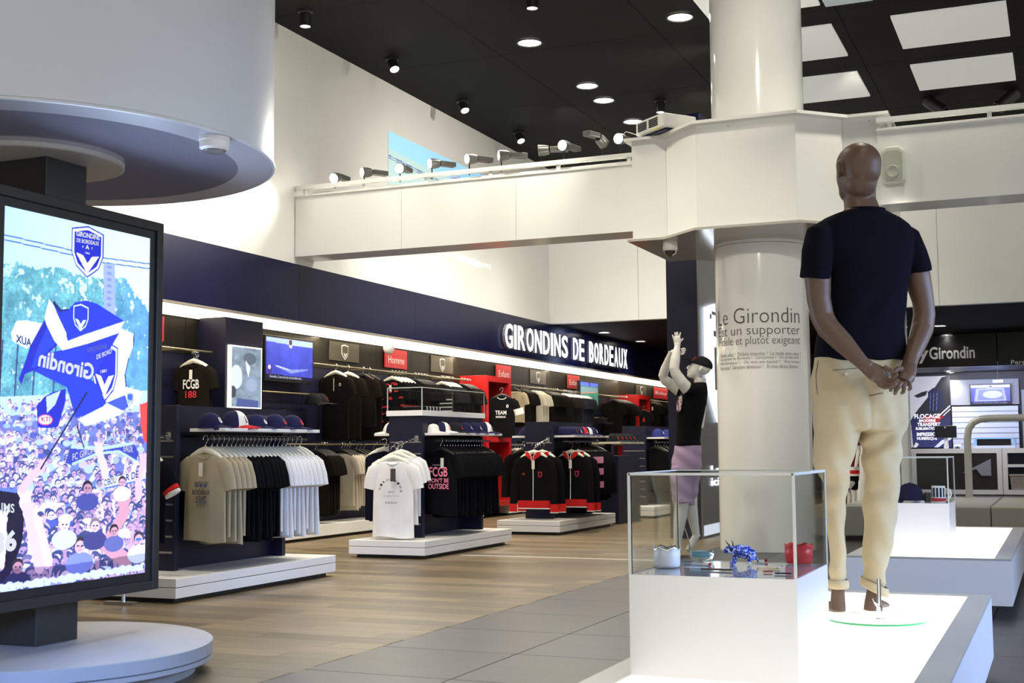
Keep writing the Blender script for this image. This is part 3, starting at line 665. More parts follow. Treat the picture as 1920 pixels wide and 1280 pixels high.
u_, v_ = uv(128,414); crest(cv, u_, v_, 61/276, 101/690, SK(22,34,170), SK(232,240,255))
# running caption
pp([(0,1062),(120,1058),(285,1036),(285,1062),(120,1095),(0,1110)], (26,16,52), .55)
for i in range(70):
    x = 275*i/70; y = 1099-.135*x+1.6*math.sin(i*1.7); pe(x, y, 3+2*r.rand(), 5+3.5*math.sin(i*2.9)**2, (185,200,248)); 
    if i % 3 == 0: pe(x+2, y+1, 1.6, 4, (60,50,110))
cv.a = np.clip(cv.a, 0, 1.1)
picture(cv, (-4.318, 4.37, .43), (0, 1.015, 0), (0, 0, 1.732), SCREEN, 'picture', t)
SB = mat('screen lettering white', (0,0,0), .4, emit=(.85,.90,1), es=.52); SN = mat('screen lettering navy', (0,0,0), .4, emit=(.02,.02,.25), es=.5)
def W3(px, py): u, v = uv(px, py); return Vector((-4.3165, 4.37+1.015*u, .43+1.732*(1-v)))
def sct(s, x0, y0, x1, y1, h, m=SB, b=.02, k=0):
    """lettering from picture point to picture point, h pixels tall"""
    o = W3(x0, y0); U = W3(x1, y1)-o; V = W3(x0+k, y0-h)-o; text(s, o, U, V, m, 'screen_text', t, bold=b)
sct('GIRONDINS',136,440,181,449,10,b=.03); sct('DE BORDEAUX',137,452,180,459.5,8); sct('F',148,463,150.5,463.5,4.5); sct('C',165,466,167.5,466.5,4.5); sct('1881',153,474,162,476,3.5); pe_ = None
sct('A',153.5,465,161,466.5,8,b=.06)
sct('Girondin',169,716,69,688,31,b=.03,k=4); sct('XUA',32,643,58,652,15,SN); sct('FC GIRON',132,866,174,851,13,b=.01); sct('EAUX',231,849,250,852,12,b=.01); sct('CIBOU',192,914,216,908,12,SN); sct('R DE',236,905,262,898,13,SN); sct('RIMS',2,957,32,961,17); sct('36',0,1036,36,1030,40,b=.05); sct('KTI',76,792,91,792,9,mat('screen lettering red', (0,0,0), .4, emit=(.6,.05,.12), es=.5)); sct('DE BORD',176,676,206,664,9); sct('1881',184,702,196,700,6)
sct('GIRONDINS',157,663,196,655,9,mat('screen lettering dim', (0,0,0), .4, emit=(.15,.2,.6), es=.5))
light('AREA', (-4.25, 4.88, 1.3), 16, (.6,.75,1), aim=(-1, 4.88, 1.0), size=1.0, sy=1.7)
# round base
t = empty('round_base', (BX, 4.85, 0), label='large white round plinth under the video screen', cat='plinth')
G().lathe([(.72,0), (.72,.055), (.79,.055), (.80,.062), (.80,.082), (.79,.084)], (BX,4.85,0), 96).out('lower_disc', mat('round base paint', (.25,.25,.255), .5), t)
G().lathe([(.79,.084), (.802,.09), (.802,.146), (.797,.15), (.02,.15)], (BX,4.85,0), 96).out('top_disc', mat('round base paint'), t)
bpy.data.objects['post'].name = 'post'
# drum overhead
t = empty('ceiling_drum', (-4.66, 4.9, 2.5), label='huge white cylinder hanging from the ceiling over the video screen', cat='ceiling fixture')
DX, DY, DZ = -4.66, 4.90, 2.5
G().lathe([(1.18,DZ+.012), (1.18,ZC)], (DX,DY,0), 128, a0=0, a1=2*PI).out('cylinder_skin', mat('drum white', (.60,.62,.63), .3), t, smooth='auto')
G().lathe([(1.18,DZ+.012), (1.187,DZ+.006), (1.187,DZ-.004), (1.175,DZ-.006)], (DX,DY,0), 128).out('edge_trim', mat('drum white'), t)
G().lathe([(1.175,DZ-.005), (1.0,DZ-.005)], (DX,DY,0), 128).out('rim_ring', mat('satin grey ring', (.42,.42,.46), .35), t)
G().lathe([(1.0,DZ-.004), (.44,DZ-.004)], (DX,DY,0), 96).out('mirror_ring', mat('dark mirror', (.40,.40,.50), .12, .4), t)
G().lathe([(.44,DZ-.004), (.44,DZ-.024), (.43,DZ-.028), (.02,DZ-.028)], (DX,DY,0), 72).out('centre_disc', mat('beige disc', (.45,.42,.36), .4), t)
t = empty('hanging_board', (-5.2, 4.8, 2.2), label='pale hanging board with a dark letter, left of the screen post', cat='sign')
G().box((-5.7,4.775,1.9), (-4.765,4.795,2.468)).out('board', mat('cream board', (.55,.50,.36), .5), t)
p = on(10, 349, y=4.774); text('e', (p.x-.045,4.773,p.z-.02), (.085,0,0), (0,0,.085), GREYT, parent=t)
p = on(402, 258, z=DZ-.004)
t = empty('smoke_detector', (p.x, p.y, DZ-.005), label='white smoke detector on the underside of the big drum', cat='smoke detector')
G().lathe([(.07,0), (.072,-.015), (.068,-.02), (.068,-.05), (.055,-.06)], (p.x,p.y,DZ-.005), 28).out('housing', PLAIN, t)
G().lathe([(.055,-.06), (.05,-.068), (.01,-.07)], (p.x,p.y,DZ-.005), 28).out('grey_lens', mat('grey lens', (.2,.2,.2), .1), t)
# ---------------------------------------------------------------- gondolas
def gondola(y0, label, slat=True, L=2.15, xf=-5.70, top=1.40, pr=.265):
    t = empty('display_gondola', (-6.1, y0+1, 0), label=label, cat='display rack', group='navy double-sided clothes racks on white plinths')
    G().box((xf-.78,y0+.06,0), (xf-.06,y0+L-.06,.035)).out('recessed_foot', BLACKM, t)
    G().box((xf-.84,y0,.035), (xf,y0+L,.107)).out('plinth_board', WHITEM, t, bevel=.003)
    G().box((xf-.84,y0+.001,.112), (xf,y0+L,.172)).out('plinth_top', WHITEM, t, bevel=.003)
    G().box((xf-.82,y0+.02,.106), (xf-.02,y0+L-.02,.113)).out('shadow_gap', mat('grey gap', (.25,.25,.24), .5), t)
    for k, (ya, yb) in enumerate(((y0+.48,y0+.53), (y0+L-.23,y0+L-.18))):
        e = G().box((xf-.65,ya,.172), (xf-pr,yb,top)).out('end_panel', NAVYM, t, bevel=.002)
        if k == 0:
            for j in range(8):
                z = .30+.118*j
                G().box((xf-.63,ya-.003,z), (xf-pr-.02,ya+.002,z+.014)).out('slat_groove', STEEL, e)
    G().box((xf-.512,y0+.53,.172), (xf-.50,y0+L-.23,top)).out('spine_panel', NAVYM, t)
    G().box((xf-.65,y0+.53,top-.2), (xf-pr,y0+L-.23,top-.001)).out('top_box', NAVYM, t)
    for s, xa, xb in ((1,xf-.30,xf+.02), (-1,xf-.85,xf-.62)):
        G().box((xa,y0+.53,1.20), (xb,y0+L-.30,1.225)).out('cap_shelf', WHITEM, t, bevel=.002)
    for xr in (xf-.17, xf-.82):
        G().box((xr-.009,y0+.60,1.139), (xr+.009,y0+L-.20,1.156)).out('hanging_rail', mat('dark rail', (.06,.06,.06), .3, .5), t)
        for yy in (y0+.75, y0+L-.4): G().box((min(xr,xf-.44),yy-.008,1.16), (max(xr,xf-.44),yy+.008,1.18)).out('rail_bracket', BLACKM, t)
    return t
gondola(7.44, 'navy clothes rack nearest the video screen, with grey, black and white T-shirts', pr=.385)
gondola(11.25, 'navy clothes rack with a clear display case on top, middle of the shop')
gondola(14.9, 'navy clothes rack with red-collared track jackets, third along the wall')
gondola(18.9, 'farthest navy clothes rack, behind the clapping white mannequin')
# waterfall arms with spiral of hooks on the near end panels
def arm_(x, y0, z, label):
    t = empty('waterfall_arm', (x, y0, z), label=label, cat='hanging arm', group='steel display arms on rack ends')
    G().tube([(x,y0,z), (x-.02,y0-.16,z-.035), (x-.045,y0-.36,z-.10)], .009, 8).out('arm_bar', CHROME, t)
    for k in range(7): G().ball((x-.006*k-.003, y0-.05*k-.02, z+.006-.013*k), .012, n=8).out('stop_bead', CHROME, t)
    G().box((x-.02,y0-.004,z-.03), (x+.02,y0+.01,z+.03)).out('arm_plate', STEEL, t)
    return t
arm_(-6.03, 11.73, 1.17, 'steel arm holding the white slogan T-shirts, under the clear display case')
arm_(-6.03, 15.38, 1.17, 'steel arm holding the nearer red-collared track jackets')
# ---------------------------------------------------------------- clothes
HWH = mat('white hanger plastic', (.68,.67,.55), .35); HBK = mat('black hanger plastic', (.02,.02,.02), .35)
TAGM = mat('paper tag', (.75,.72,.62), .7)
def fabric(n, c=None, r=.85, **k): return _m[n] if n in _m else mat(n, c, r, noise=k.pop('noise', .08), nscale=k.pop('nscale', 5), bump=.15, bscale=300, spec=.10, **k)
F = dict(grey=fabric('grey marl jersey', (.40,.345,.225)), black=fabric('black jersey', (.0045,.0045,.0055)), white=fabric('white jersey', (.72,.71,.69)), navy=fabric('navy jersey', (.005,.005,.012)),
    dark=fabric('brown black jersey', (.009,.007,.0055)), red=fabric('red rib', (.55,.02,.02)), cream=fabric('cream jersey', (.55,.50,.40)), pink=fabric('pink stripe', (.65,.28,.42)), char=fabric('charcoal jersey', (.016,.016,.018)))
hang = {}
def hanger_mesh(c):
    if c not in hang:
        g = G(); hook = [(.0,0,-.115), (0,0,-.066), (.007,0,-.054)] + [(.025*math.cos(a), 0, -.0225+.025*math.sin(a)) for a in np.linspace(-.9, 3.5, 11)]
        g.tube(hook, .0035, 6); mh = g.mesh('hook'); mh.materials.append(CHROME)
        g = G()
        P = [(-.185,0,-.185), (-.13,0,-.150), (-.06,0,-.118), (0,0,-.102), (.06,0,-.118), (.13,0,-.150), (.185,0,-.185)]
        g.tube(P, [.010,.014,.018,.02,.018,.014,.010], 8, side=(0,1,0), flat=1.35)
        m2 = g.mesh('hanger'); m2.materials.append(c); m2.polygons.foreach_set('use_smooth', [True]*len(m2.polygons)); hang[c] = (m2, mh)
    return hang[c]
def tee_mesh(hw=.20, L=.66, flare=1.0, sl='short', seed=0, thick=.019):
    rr = np.random.RandomState(seed); ph = rr.rand(4)*6; g = G(); n = 40; zt = -.118
    rows = [(0,.066,.9), (.012,.085,.9), (.03,.145,.9), (.055,.185,1), (.09,hw,1.05), (.15,hw*1.01,1.1), (.24,hw*1.0,1.1)] + [(.24+(L-.24)*k/7, hw*(1.0+(flare-1)*k/7), 1.1) for k in range(1, 8)]
    R = []
    for d, w, th in rows:
        ring = []
        q = min(1, d/.25)
        for j in range(n):
            a = 2*PI*j/n; x = w*math.copysign(abs(math.cos(a))**.75, math.cos(a)); y = thick*th*math.copysign(abs(math.sin(a))**.6, math.sin(a))
            fold = (.0065*math.sin(x*38+ph[0])+.005*math.sin(x*21+ph[1]+d*3)+.003*math.sin(x*70+ph[3]))*q*(1-.5*abs(x)/hw)
            z = zt-d-(.0 if d < L-.01 else .012*math.sin(x*14+ph[2]))-(.055*max(0, 1-(x/.085)**2)*max(0, 1-d/.06) if y < 0 else 0)
            ring.append((x, y+fold, z))
        R.append(ring)
    g.rings(R)
    for s in (-1, 1):
        if sl == 'short': P = [(s*.145,0,zt-.070), (s*.190,0,zt-.115), (s*.222,.004,zt-.20), (s*.240,.006,zt-.285)]; r_ = [.050,.072,.068,.064]
        else: P = [(s*.145,0,zt-.070), (s*.195,0,zt-.12), (s*.232,.004,zt-.25), (s*.250,-.012,zt-.42), (s*.258,-.02,zt-.60)]; r_ = [.050,.070,.060,.053,.047]
        if sl: g.tube(P, r_, 14, side=(1,0,0), flat=.33)
    me = g.mesh('shirt'); me.polygons.foreach_set('use_smooth', [True]*len(me.polygons)); me.set_sharp_from_angle(angle=math.radians(50)); return me
TM = {}
def tee(c, v=0, sl='short', L=.66):
    k = (c, v, sl, L)
    if k not in TM: me = tee_mesh(seed=v, sl=sl, L=L-.03+.03*(v % 3), flare=1.0+.05*v); me.materials.append(F[c]); TM[k] = me
    return TM[k]
tagme = G().box((-.018,-.048,-.30), (.02,-.046,-.20)).mesh('price_tag'); tagme.materials.append(TAGM)
def garment(name, c, loc, label, cat='T-shirt', group=None, v=0, sl='short', L=.66, rz=0, hg=None, tag_=False, sc=1, collar=None, prt=None, extra=None, tagx=0):
    t = empty(name, loc, rz, label, cat, group); t.scale = (sc,)*3
    o = bpy.data.objects.new('shirt_body', tee(c, v, sl, L)); COL.objects.link(o); o.parent = t
    mh, mk = hanger_mesh(hg or HWH)
    for q, nm in ((mh, 'hanger'), (mk, 'hanger_hook')): o = bpy.data.objects.new(nm, q); COL.objects.link(o); o.parent = t
    k = ('neck', collar or c)
    if k not in TM:
        me = G().tube([(.070*math.cos(a), -.002+.024*math.sin(a), -.126-.046*max(0, -math.sin(a))) for a in np.linspace(0, 2*PI, 21)], .0055 if not collar else .014, 8).mesh('neck_rib'); me.materials.append(F[collar or c]); TM[k] = me
    o = bpy.data.objects.new('neck_rib', TM[k]); COL.objects.link(o); o.parent = t
    if tag_: o = bpy.data.objects.new('price_tag', tagme); COL.objects.link(o); o.parent = t; o.location = (tagx, -.003, 0)
    for (s, x, z, w, h, m) in (prt or []):
        text(s, (x-w/2, -.042, z-h), (w,0,0), (0,0,h), m, 'print', t, bold=.02, world=False)
    if extra: extra(t)
    return t
ORD = ['nearest', 'second', 'third', 'fourth', 'fifth', 'sixth', 'seventh', 'eighth', 'ninth', 'tenth', 'eleventh', 'twelfth', 'thirteenth', 'fourteenth', 'fifteenth', 'farthest', 'last']
def rowof(y0, y1, n, fn, jit=.012):
    for i in range(n): fn(i, y0+(y1-y0)*i/max(1, n-1)+random.uniform(-jit, jit)*.3)
jz = lambda a=.10: random.uniform(-a, a)
DPR = mat('charcoal ink', (.03,.03,.035), .7); RPR = mat('red ink', (.5,.02,.03), .7); BPR = mat('blue ink', (.05,.06,.25), .7); PPR = mat('pink ink', (.85,.25,.35), .6, emit=(.85,.25,.35), es=.05); WPR = mat('white ink', (.75,.75,.73), .7); GPR = mat('grey ink', (.25,.25,.27), .7)
# rack 1
XR = -5.87; ZR = 1.17
garment('t_shirt', 'grey', (XR+.0, 7.99, ZR), 'front grey T-shirt with a round dark Bordeaux print, on the nearest rack', v=1, tag_=True, rz=-.12, prt=[('BORDEAUX',0,-.40,.17,.035,DPR), ('CUP',0,-.445,.10,.03,DPR), ('***',0,-.355,.13,.025,BPR), ('FOREVER',0,-.48,.11,.02,BPR), ('GRAND CRU',0,-.34,.14,.016,DPR), ('O O O',0,-.505,.08,.018,DPR)])
def f(i, y): garment('t_shirt', 'grey', (XR, y, ZR), ORD[i]+' plain grey T-shirt behind the printed grey one, nearest rack', group='grey T-shirts behind the front one, nearest rack', v=i % 3, rz=-.14+jz(.02))
rowof(8.07, 8.26, 4, f)
def f(i, y): garment('t_shirt', 'black', (XR, y, ZR), ORD[i]+' black T-shirt counted from the grey ones, nearest rack', group='black T-shirts in the middle of the nearest rack', v=i % 3, rz=-.14+jz(.02))
rowof(8.32, 8.71, 8, f)
def f(i, y): garment('t_shirt', 'white', (XR, y, ZR), ORD[i]+' white T-shirt counted from the black ones, nearest rack', group='white T-shirts on the nearest rack', v=i % 3, rz=-.14+jz(.03))
rowof(8.77, 9.14, 7, f)
garment('t_shirt', 'white', (XR+.0, 9.21, ZR), 'white T-shirt a little apart, second from the right end, nearest rack', v=1, rz=-.14); garment('t_shirt', 'white', (XR+.0, 9.285, ZR), 'last white T-shirt at the right end of the nearest rack', v=2, rz=-.14)
# striped sleeves of black jackets on the rack left end, seen beside and below the screen
def cuff(c, s=1):
    def k(t):
        for q in (-1, 1):
            G().tube([(q*.262,-.019,-.655), (q*.262,-.022,-.725)], [.049,.05], 14, side=(1,0,0), flat=.44).out('pink_cuff', F[c], t, world=False)
            G().tube([(q*.262,-.022,-.725), (q*.262,-.022,-.745)], [.05,.05], 14, side=(1,0,0), flat=.44).out('black_cuff', F['black'], t, world=False)
    return k
for i, (px, y, z) in enumerate(((165,7.0,1.0), (228,7.12,1.06), (268,7.25,1.10))):
    p = on(px, 900, y=y)
    garment('track_jacket', 'black', (p.x-.27, y, z), ['black jacket with pink cuffs, lowest cuff showing under the screen near the post', 'black jacket with pink cuffs, middle one under the screen', 'black jacket with pink cuffs, rightmost one under the screen'][i], 'jacket', 'black jackets with pink cuffs behind the screen', sl='long', L=.60, extra=cuff('pink'))
arm_(-6.15, 7.92, 1.17, 'steel arm on the nearest rack, mostly behind the screen')
t = empty('clothes_stand', (-6.3, 7.1, 0), label='low steel clothes stand hidden behind the screen, holding the pink-cuffed jackets', cat='clothes rail')
pA, pB = on(150, 900, y=6.97), on(290, 900, y=7.30)
G().tube([(pA.x-.30,6.97,.985), (pB.x-.25,7.30,1.11)], .012, 8).out('rail_tube', STEEL, t); G().tube([(pA.x-.30,6.97,.985), (pA.x-.30,6.97,.02)], .014, 8).out('post', STEEL, t); G().tube([(pB.x-.25,7.30,1.11), (pB.x-.25,7.30,.02)], .014, 8).out('post', STEEL, t)
for q_, y_ in ((pA.x-.30,6.97), (pB.x-.25,7.30)): G().box((q_-.15,y_-.03,0), (q_+.1,y_+.03,.02)).out('foot', STEEL, t)
def stripe(t):
    G().tube([(.245,-.01,-.36), (.262,-.012,-.385)], [.07,.07], 14, side=(1,0,0), flat=.44).out('red_stripe', F['red'], t, world=False)
    G().tube([(.262,-.012,-.385), (.272,-.012,-.405)], [.07,.07], 14, side=(1,0,0), flat=.44).out('white_stripe', F['white'], t, world=False)
p = on(322, 930, y=7.62)
garment('t_shirt', 'navy', (p.x-.25, 7.62, 1.15), 'navy shirt with a red and white sleeve end, at the screen edge', extra=stripe)
# rack 2: white slogan shirts on the arm, black ones in the row
garment('t_shirt', 'white', (-6.10, 11.36, 1.09), 'front white T-shirt with a round GIRONDINS slogan and a dark swing tag', v=1, L=.74, rz=.16, sc=1.04, extra=lambda t: (G().box((-.005,-.07,-.33), (.045,-.066,-.21)).out('swing_tag', mat('dark card', (.05,.04,.04), .5), t, world=False), [text(c, (-.095*math.cos(a)-.012, -.06, -.42+.095*math.sin(a)), (.022*math.sin(a)+.004,0,.022*math.cos(a)*1), (-.022*math.cos(a),0,.022*math.sin(a)), DPR, 'print', t, bold=.02, world=False) for c, a in zip('GIRONDINS', np.linspace(.1, PI-.1, 9))], text('BORDEAUX', (-.06,-.06,-.54), (.12,0,0), (0,0,.02), DPR, 'print', t, world=False), text('1881 FC', (-.03,-.06,-.44), (.06,0,0), (0,0,.02), DPR, 'print', t, world=False), text('LES MARINE ET BLANC', (-.08,-.06,-.475), (.16,0,0), (0,0,.014), GPR, 'print', t, world=False)))
garment('t_shirt', 'white', (-6.12, 11.47, 1.12), 'second white T-shirt on the arm, dark marks on its sleeve', v=2, rz=.3, prt=[('*',.2,-.25,.03,.03,DPR)])
garment('t_shirt', 'white', (-6.14, 11.60, 1.14), 'rear white T-shirt on the arm, against the navy rack end', v=0, rz=.34)
garment('t_shirt', 'black', (XR+.0, 11.95, ZR), 'front black T-shirt with pink neon FCGB lettering, middle rack', v=1, rz=-.12, tag_=True, hg=HBK, tagx=.05, prt=[('FCGB',0,-.29,.22,.10,PPR), ("DON'T BE",0,-.405,.25,.045,PPR), ('OUTSIDE',0,-.46,.25,.055,PPR), ('FIREBALL',0,-.265,.14,.014,GPR)])
def f(i, y): garment('t_shirt', 'black', (XR, y, ZR), ORD[i]+' plain black T-shirt behind the neon-lettered one, middle rack', group='black T-shirts in the row of the middle rack', v=i % 3, rz=-.14+jz(.02), hg=HBK)
rowof(12.04, 12.98, 15, f)
def f(i, y): garment('vest', 'navy', (-6.52, y, ZR), ORD[i]+' long navy sleeveless top on the left side of the middle rack', 'top', 'navy tops on the left of the middle rack', sl=None, L=.74, v=i, rz=.5)
rowof(11.95, 12.15, 3, f)
def f(i, y): garment('t_shirt', 'cream', (-6.52, y, ZR), ORD[i]+' cream T-shirt on a white hanger, left side of the middle rack', group='cream T-shirts left of the middle rack', v=i, rz=.3)
rowof(12.3, 12.6, 3, f)
# rack 3: track jackets
def jacket(t):
    G().tube([(0,-.035,-.20), (.004,-.036,-.40), (.0,-.036,-.66)], .005, 6).out('zip', F['white'], t, world=False)
    for s in (-1, 1):
        G().tube([(s*.262,-.020,-.70), (s*.262,-.024,-.79)], [.05,.054], 14, side=(1,0,0), flat=.5).out('cuff', F['red'], t, world=False)
        G().tube([(s*.262,-.024,-.79), (s*.262,-.024,-.80)], [.054,.054], 14, side=(1,0,0), flat=.5).out('cuff_edge', F['white'], t, world=False)
        G().add([(s*.01,-.040,-.205), (s*.09,-.034,-.15), (s*.10,-.02,-.105), (s*.055,-.025,-.10), (s*.012,-.035,-.15)], [(0,1,2,3,4)]).out('collar_flap', F['red'], t, world=False)
        G().tube([(s*.01,-.052,-.205), (s*.014,-.05,-.15), (s*.055,-.038,-.098), (s*.10,-.033,-.103)], .004, 6).out('collar_edge', F['white'], t, world=False)
    G().lathe([(.212,-.66), (.214,-.70), (.210,-.745)], (0,0,0), 40, sy=.18).out('hem_band', F['red'], t, world=False)
    G().lathe([(.211,-.745), (.210,-.757)], (0,0,0), 40, sy=.18).out('hem_edge', F['white'], t, world=False)
    G().prism([(.07,-.052,-.33), (.125,-.052,-.33), (.12,-.052,-.385), (.097,-.052,-.40), (.075,-.052,-.385)], (0,-.002,0)).out('badge', mat('red ink'), t, world=False)
    G().prism([(.08,-.055,-.34), (.115,-.055,-.34), (.11,-.055,-.38), (.097,-.055,-.388), (.085,-.055,-.38)], (0,-.002,0)).out('badge_shield', mat('navy lacquer'), t, world=False)
    G().prism([(-.13,-.052,-.365), (-.09,-.052,-.365), (-.11,-.052,-.34)], (0,-.001,0)).out('maker_mark', mat('red ink'), t, world=False)
for i, (x, y, lb) in enumerate([(-6.08,15.02,'front track jacket with red collar, cuffs and hem, on the arm of the third rack'), (-6.04,15.2,'track jacket half hidden behind the front one on the arm, red collar showing'), (-5.78,15.55,'front track jacket of the row on the third rack, red collar and paper tag'), (-5.74,15.68,'track jacket behind the tagged one in the row of the third rack')]):
    garment('track_jacket', 'black', (x, y, 1.13), lb, 'jacket', 'black track jackets with red trim', sl='long', L=.62, tag_=(i in (0, 2)), collar='red', extra=jacket, rz=[-.05,-.1,-.12,-.15][i], tagx=.01, sc=1.08)
PSTR = mat('black with pink bands', (.01,.01,.01), .8)
def pinkb(t):
    for z in (-.18,-.33,-.50):
        for q in (1,):
            G().tube([(q*.252,-.002,z-.05), (q*.262,-.008,z-.13)], [.078,.070], 12, side=(1,0,0), flat=.46).out('pink_band', F['pink'], t, world=False)
def f(i, y): garment('hooded_jacket', 'black', (XR, y, ZR), ORD[i]+' black top with pink sleeve bands on the third rack', 'jacket', 'pink-banded tops on the third rack', sl='long', L=.60, extra=pinkb, rz=-.1+jz(.03), hg=HBK)
rowof(15.85, 16.15, 5, f)
def f(i, y): garment('track_jacket', 'black', (XR, y, ZR), ORD[i]+' plain black jacket after the pink-banded tops, third rack', 'jacket', 'plain black jackets on the third rack', sl='long', L=.66, v=i % 3, rz=-.1+jz(), hg=HBK)
rowof(16.22, 16.8, 8, f)
def f(i, y): garment('track_jacket', 'black', (-6.45, y, ZR-.02), ORD[i]+' black jacket on the left side of the third rack', 'jacket', 'black jackets left of the third rack', sl='long', L=.62, v=i % 3, rz=.2, hg=HBK)
rowof(15.6, 16.0, 4, f)
def f(i, y): garment('t_shirt', 'black', (XR, y, ZR), ORD[i]+' dark T-shirt on the farthest rack', group='dark T-shirts on the farthest rack', v=i % 3, rz=jz(), hg=[HBK, HWH][i % 2])
rowof(19.55, 20.5, 7, f)
# ---------------------------------------------------------------- wall rows
def wy(px, X=-8.36): return on(px, 760, x=X).y
def wrow(px0, px1, n, c, z, label, group, cat='T-shirt', name='t_shirt', sc=1.0, X=-8.38, lb0=None, **k):
    a, b = wy(px0, X), wy(px1, X)
    hg = k.pop('hg', HBK); fx = k.pop('first', {})
    for i in range(n):
        kk = dict(k); 
        if i == 0: kk.update(fx)
        garment(name, c, (X, a+(b-a)*i/max(1, n-1), z+.0225), lb0 if (i == 0 and lb0) else (ORD[i-(1 if lb0 else 0)]+' '+label if len(label.split()) < 16 else label), cat, None if (i == 0 and lb0) else group, v=i % 3, rz=jz(.03), hg=hg, sc=sc, **kk)
ZW = 2.115
def wrail(ya, yb, z, lb):
    t = empty('wall_rail', (-8.38, (ya+yb)/2, z), label=lb, cat='clothes rail')
    G().tube([(-8.38,ya,z), (-8.38,yb,z)], .011, 10).out('rail_tube', mat('gold satin metal', (.35,.31,.2), .35, .8), t)
    y = ya+.1
    while y < yb: G().box((-8.62,y-.01,z-.012), (-8.38,y+.01,z+.012)).out('rail_bracket', mat('gold satin metal'), t); y += 1.2
wrail(9.6, 11.5, ZW, 'upper wall rail between the screen and the navy pillar'); wrail(13.55, 18.1, ZW, 'upper wall rail between the wall screen and the nearer red cabinet'); wrail(19.4, 25.9, ZW, 'upper wall rail between the two red cabinets'); wrail(27.2, 29.6, ZW, 'upper wall rail beyond the farther red cabinet'); wrail(12.6, 18.1, 1.13, 'lower wall rail left of the nearer red cabinet'); wrail(19.4, 29.5, 1.13, 'lower wall rail right of the nearer red cabinet')
wrow(362, 330, 1, 'dark', ZW-.03, '', None, lb0='brown-black T-shirt with white FCGB and red print, left of the navy pillar', hg=HWH, first=dict(tag_=True, prt=[('FCGB',0,-.30,.20,.10,WPR), ('188',0,-.42,.14,.075,RPR)], L=.76))
wrow(362, 368, 3, 'dark', ZW-.03, X=-8.47, label='dark T-shirt nearly hidden at the right edge of the big screen, upper rail', group='dark T-shirts left of the printed one', hg=HWH, L=.76)
PB = dict(sl='short', L=.86)
wrow(629, 629, 1, 'dark', ZW, '', None, lb0='long dark polo with a white placket, leftmost on the rail after the wall screen', cat='polo', name='polo_shirt', hg=HWH, first=dict(PB, collar='dark', prt=[('|',0,-.18,.012,.16,WPR), ('o',.09,-.24,.03,.04,WPR)]))
wrow(652, 652, 1, 'dark', ZW, '', None, lb0='long dark polo with a white paper swing tag, second after the wall screen', cat='polo', name='polo_shirt', hg=HWH, first=dict(PB, tag_=True, tagx=.03))
wrow(692, 680, 2, 'dark', ZW, 'dark shirt behind the red-collared one, upper rail', 'dark shirts behind the red-collared one', lb0='dark shirt with a bright red collar and red placket, upper rail', first=dict(PB, collar='red', prt=[('|',0,-.18,.02,.22,RPR), ('o',.08,-.25,.03,.05,WPR)]), **{})
def redpat(t):
    rr = np.random.RandomState(3)
    for i in range(26):
        x, z = rr.uniform(-.17,.17), -.2-.1*(i % 6)+rr.uniform(-.02,.02)
        G().box((x,-.053,z), (x+.06,-.050,z+.022)).out('red_patch', mat('red ink'), t, world=False)
wrow(735, 760, 5, 'black', ZW, 'black shirt with scattered red blocks on a cream hanger, above the clear case', 'red-block shirts above the clear case', hg=HWH, first=dict(extra=redpat, tag_=True), extra=redpat, L=.74)
wrow(778, 800, 5, 'dark', ZW, 'dark shirt right behind the clear display case, upper rail', 'dark shirts behind the clear case')
def stripes(t):
    for k in range(5): G().box((-.19,-.052,-.36-.055*k), (.19,-.050,-.345-.055*k)).out('pale_stripe', F['white'], t, world=False)
wrow(828, 848, 6, 'char', ZW, 'charcoal striped shirt on a cream hanger behind the clear case', 'striped shirts behind the clear case', hg=HWH, extra=stripes)
wrow(880, 866, 4, 'dark', ZW, 'dark shirt with a white block print next to the nearer red cabinet', 'dark shirts next to the nearer red cabinet', prt=[('FCGB',0,-.30,.2,.09,WPR)])
K = dict(sc=.86)
wrow(966, 966, 1, 'grey', ZW, '', None, lb0='small grey child T-shirt with a red neck, just right of the nearer red cabinet', first=dict(prt=[('8',0,-.27,.07,.14,RPR)]), **K)
wrow(988, 978, 3, 'dark', ZW, 'dark child shirt behind the printed one, second group after the red cabinet', 'dark child shirts by the red cabinet', lb0='dark child shirt with a white number print, right of the small grey T-shirt', first=dict(prt=[('FC',0,-.27,.12,.12,WPR), ('I',0,-.40,.04,.1,RPR)]), **K)
wrow(1012, 1000, 3, 'cream', ZW, 'cream child shirt behind the white badge shirt, upper rail', 'cream child shirts on the upper rail', lb0='cream child T-shirt with a drawn ring badge, upper rail', first=dict(prt=[('O',0,-.27,.12,.15,GPR)]), hg=HWH, **K)
wrow(1045, 1022, 7, 'dark', ZW, 'dark child shirt with a white tag, middle of the rail between the red cabinets', 'dark child shirts between the red cabinets', tag_=True, **K)
wrow(1072, 1056, 6, 'dark', ZW, 'dark child shirt on a cream hanger, left of the small football screen', 'dark child shirts left of the football screen', hg=HWH, tag_=True, **K)
wrow(1098, 1078, 7, 'char', ZW, 'charcoal child shirt right beside the small football screen', 'charcoal child shirts beside the football screen', hg=HWH, tag_=True, **K)
wrow(1178, 1150, 8, 'dark', ZW, 'dark shirt in the packed row before the farther red cabinet', 'dark shirts before the farther red cabinet', tag_=False)
wrow(1234, 1224, 4, 'dark', ZW, 'dark baby garment on the rail beyond the farther red cabinet', 'dark baby garments', tag_=True, sc=.8)
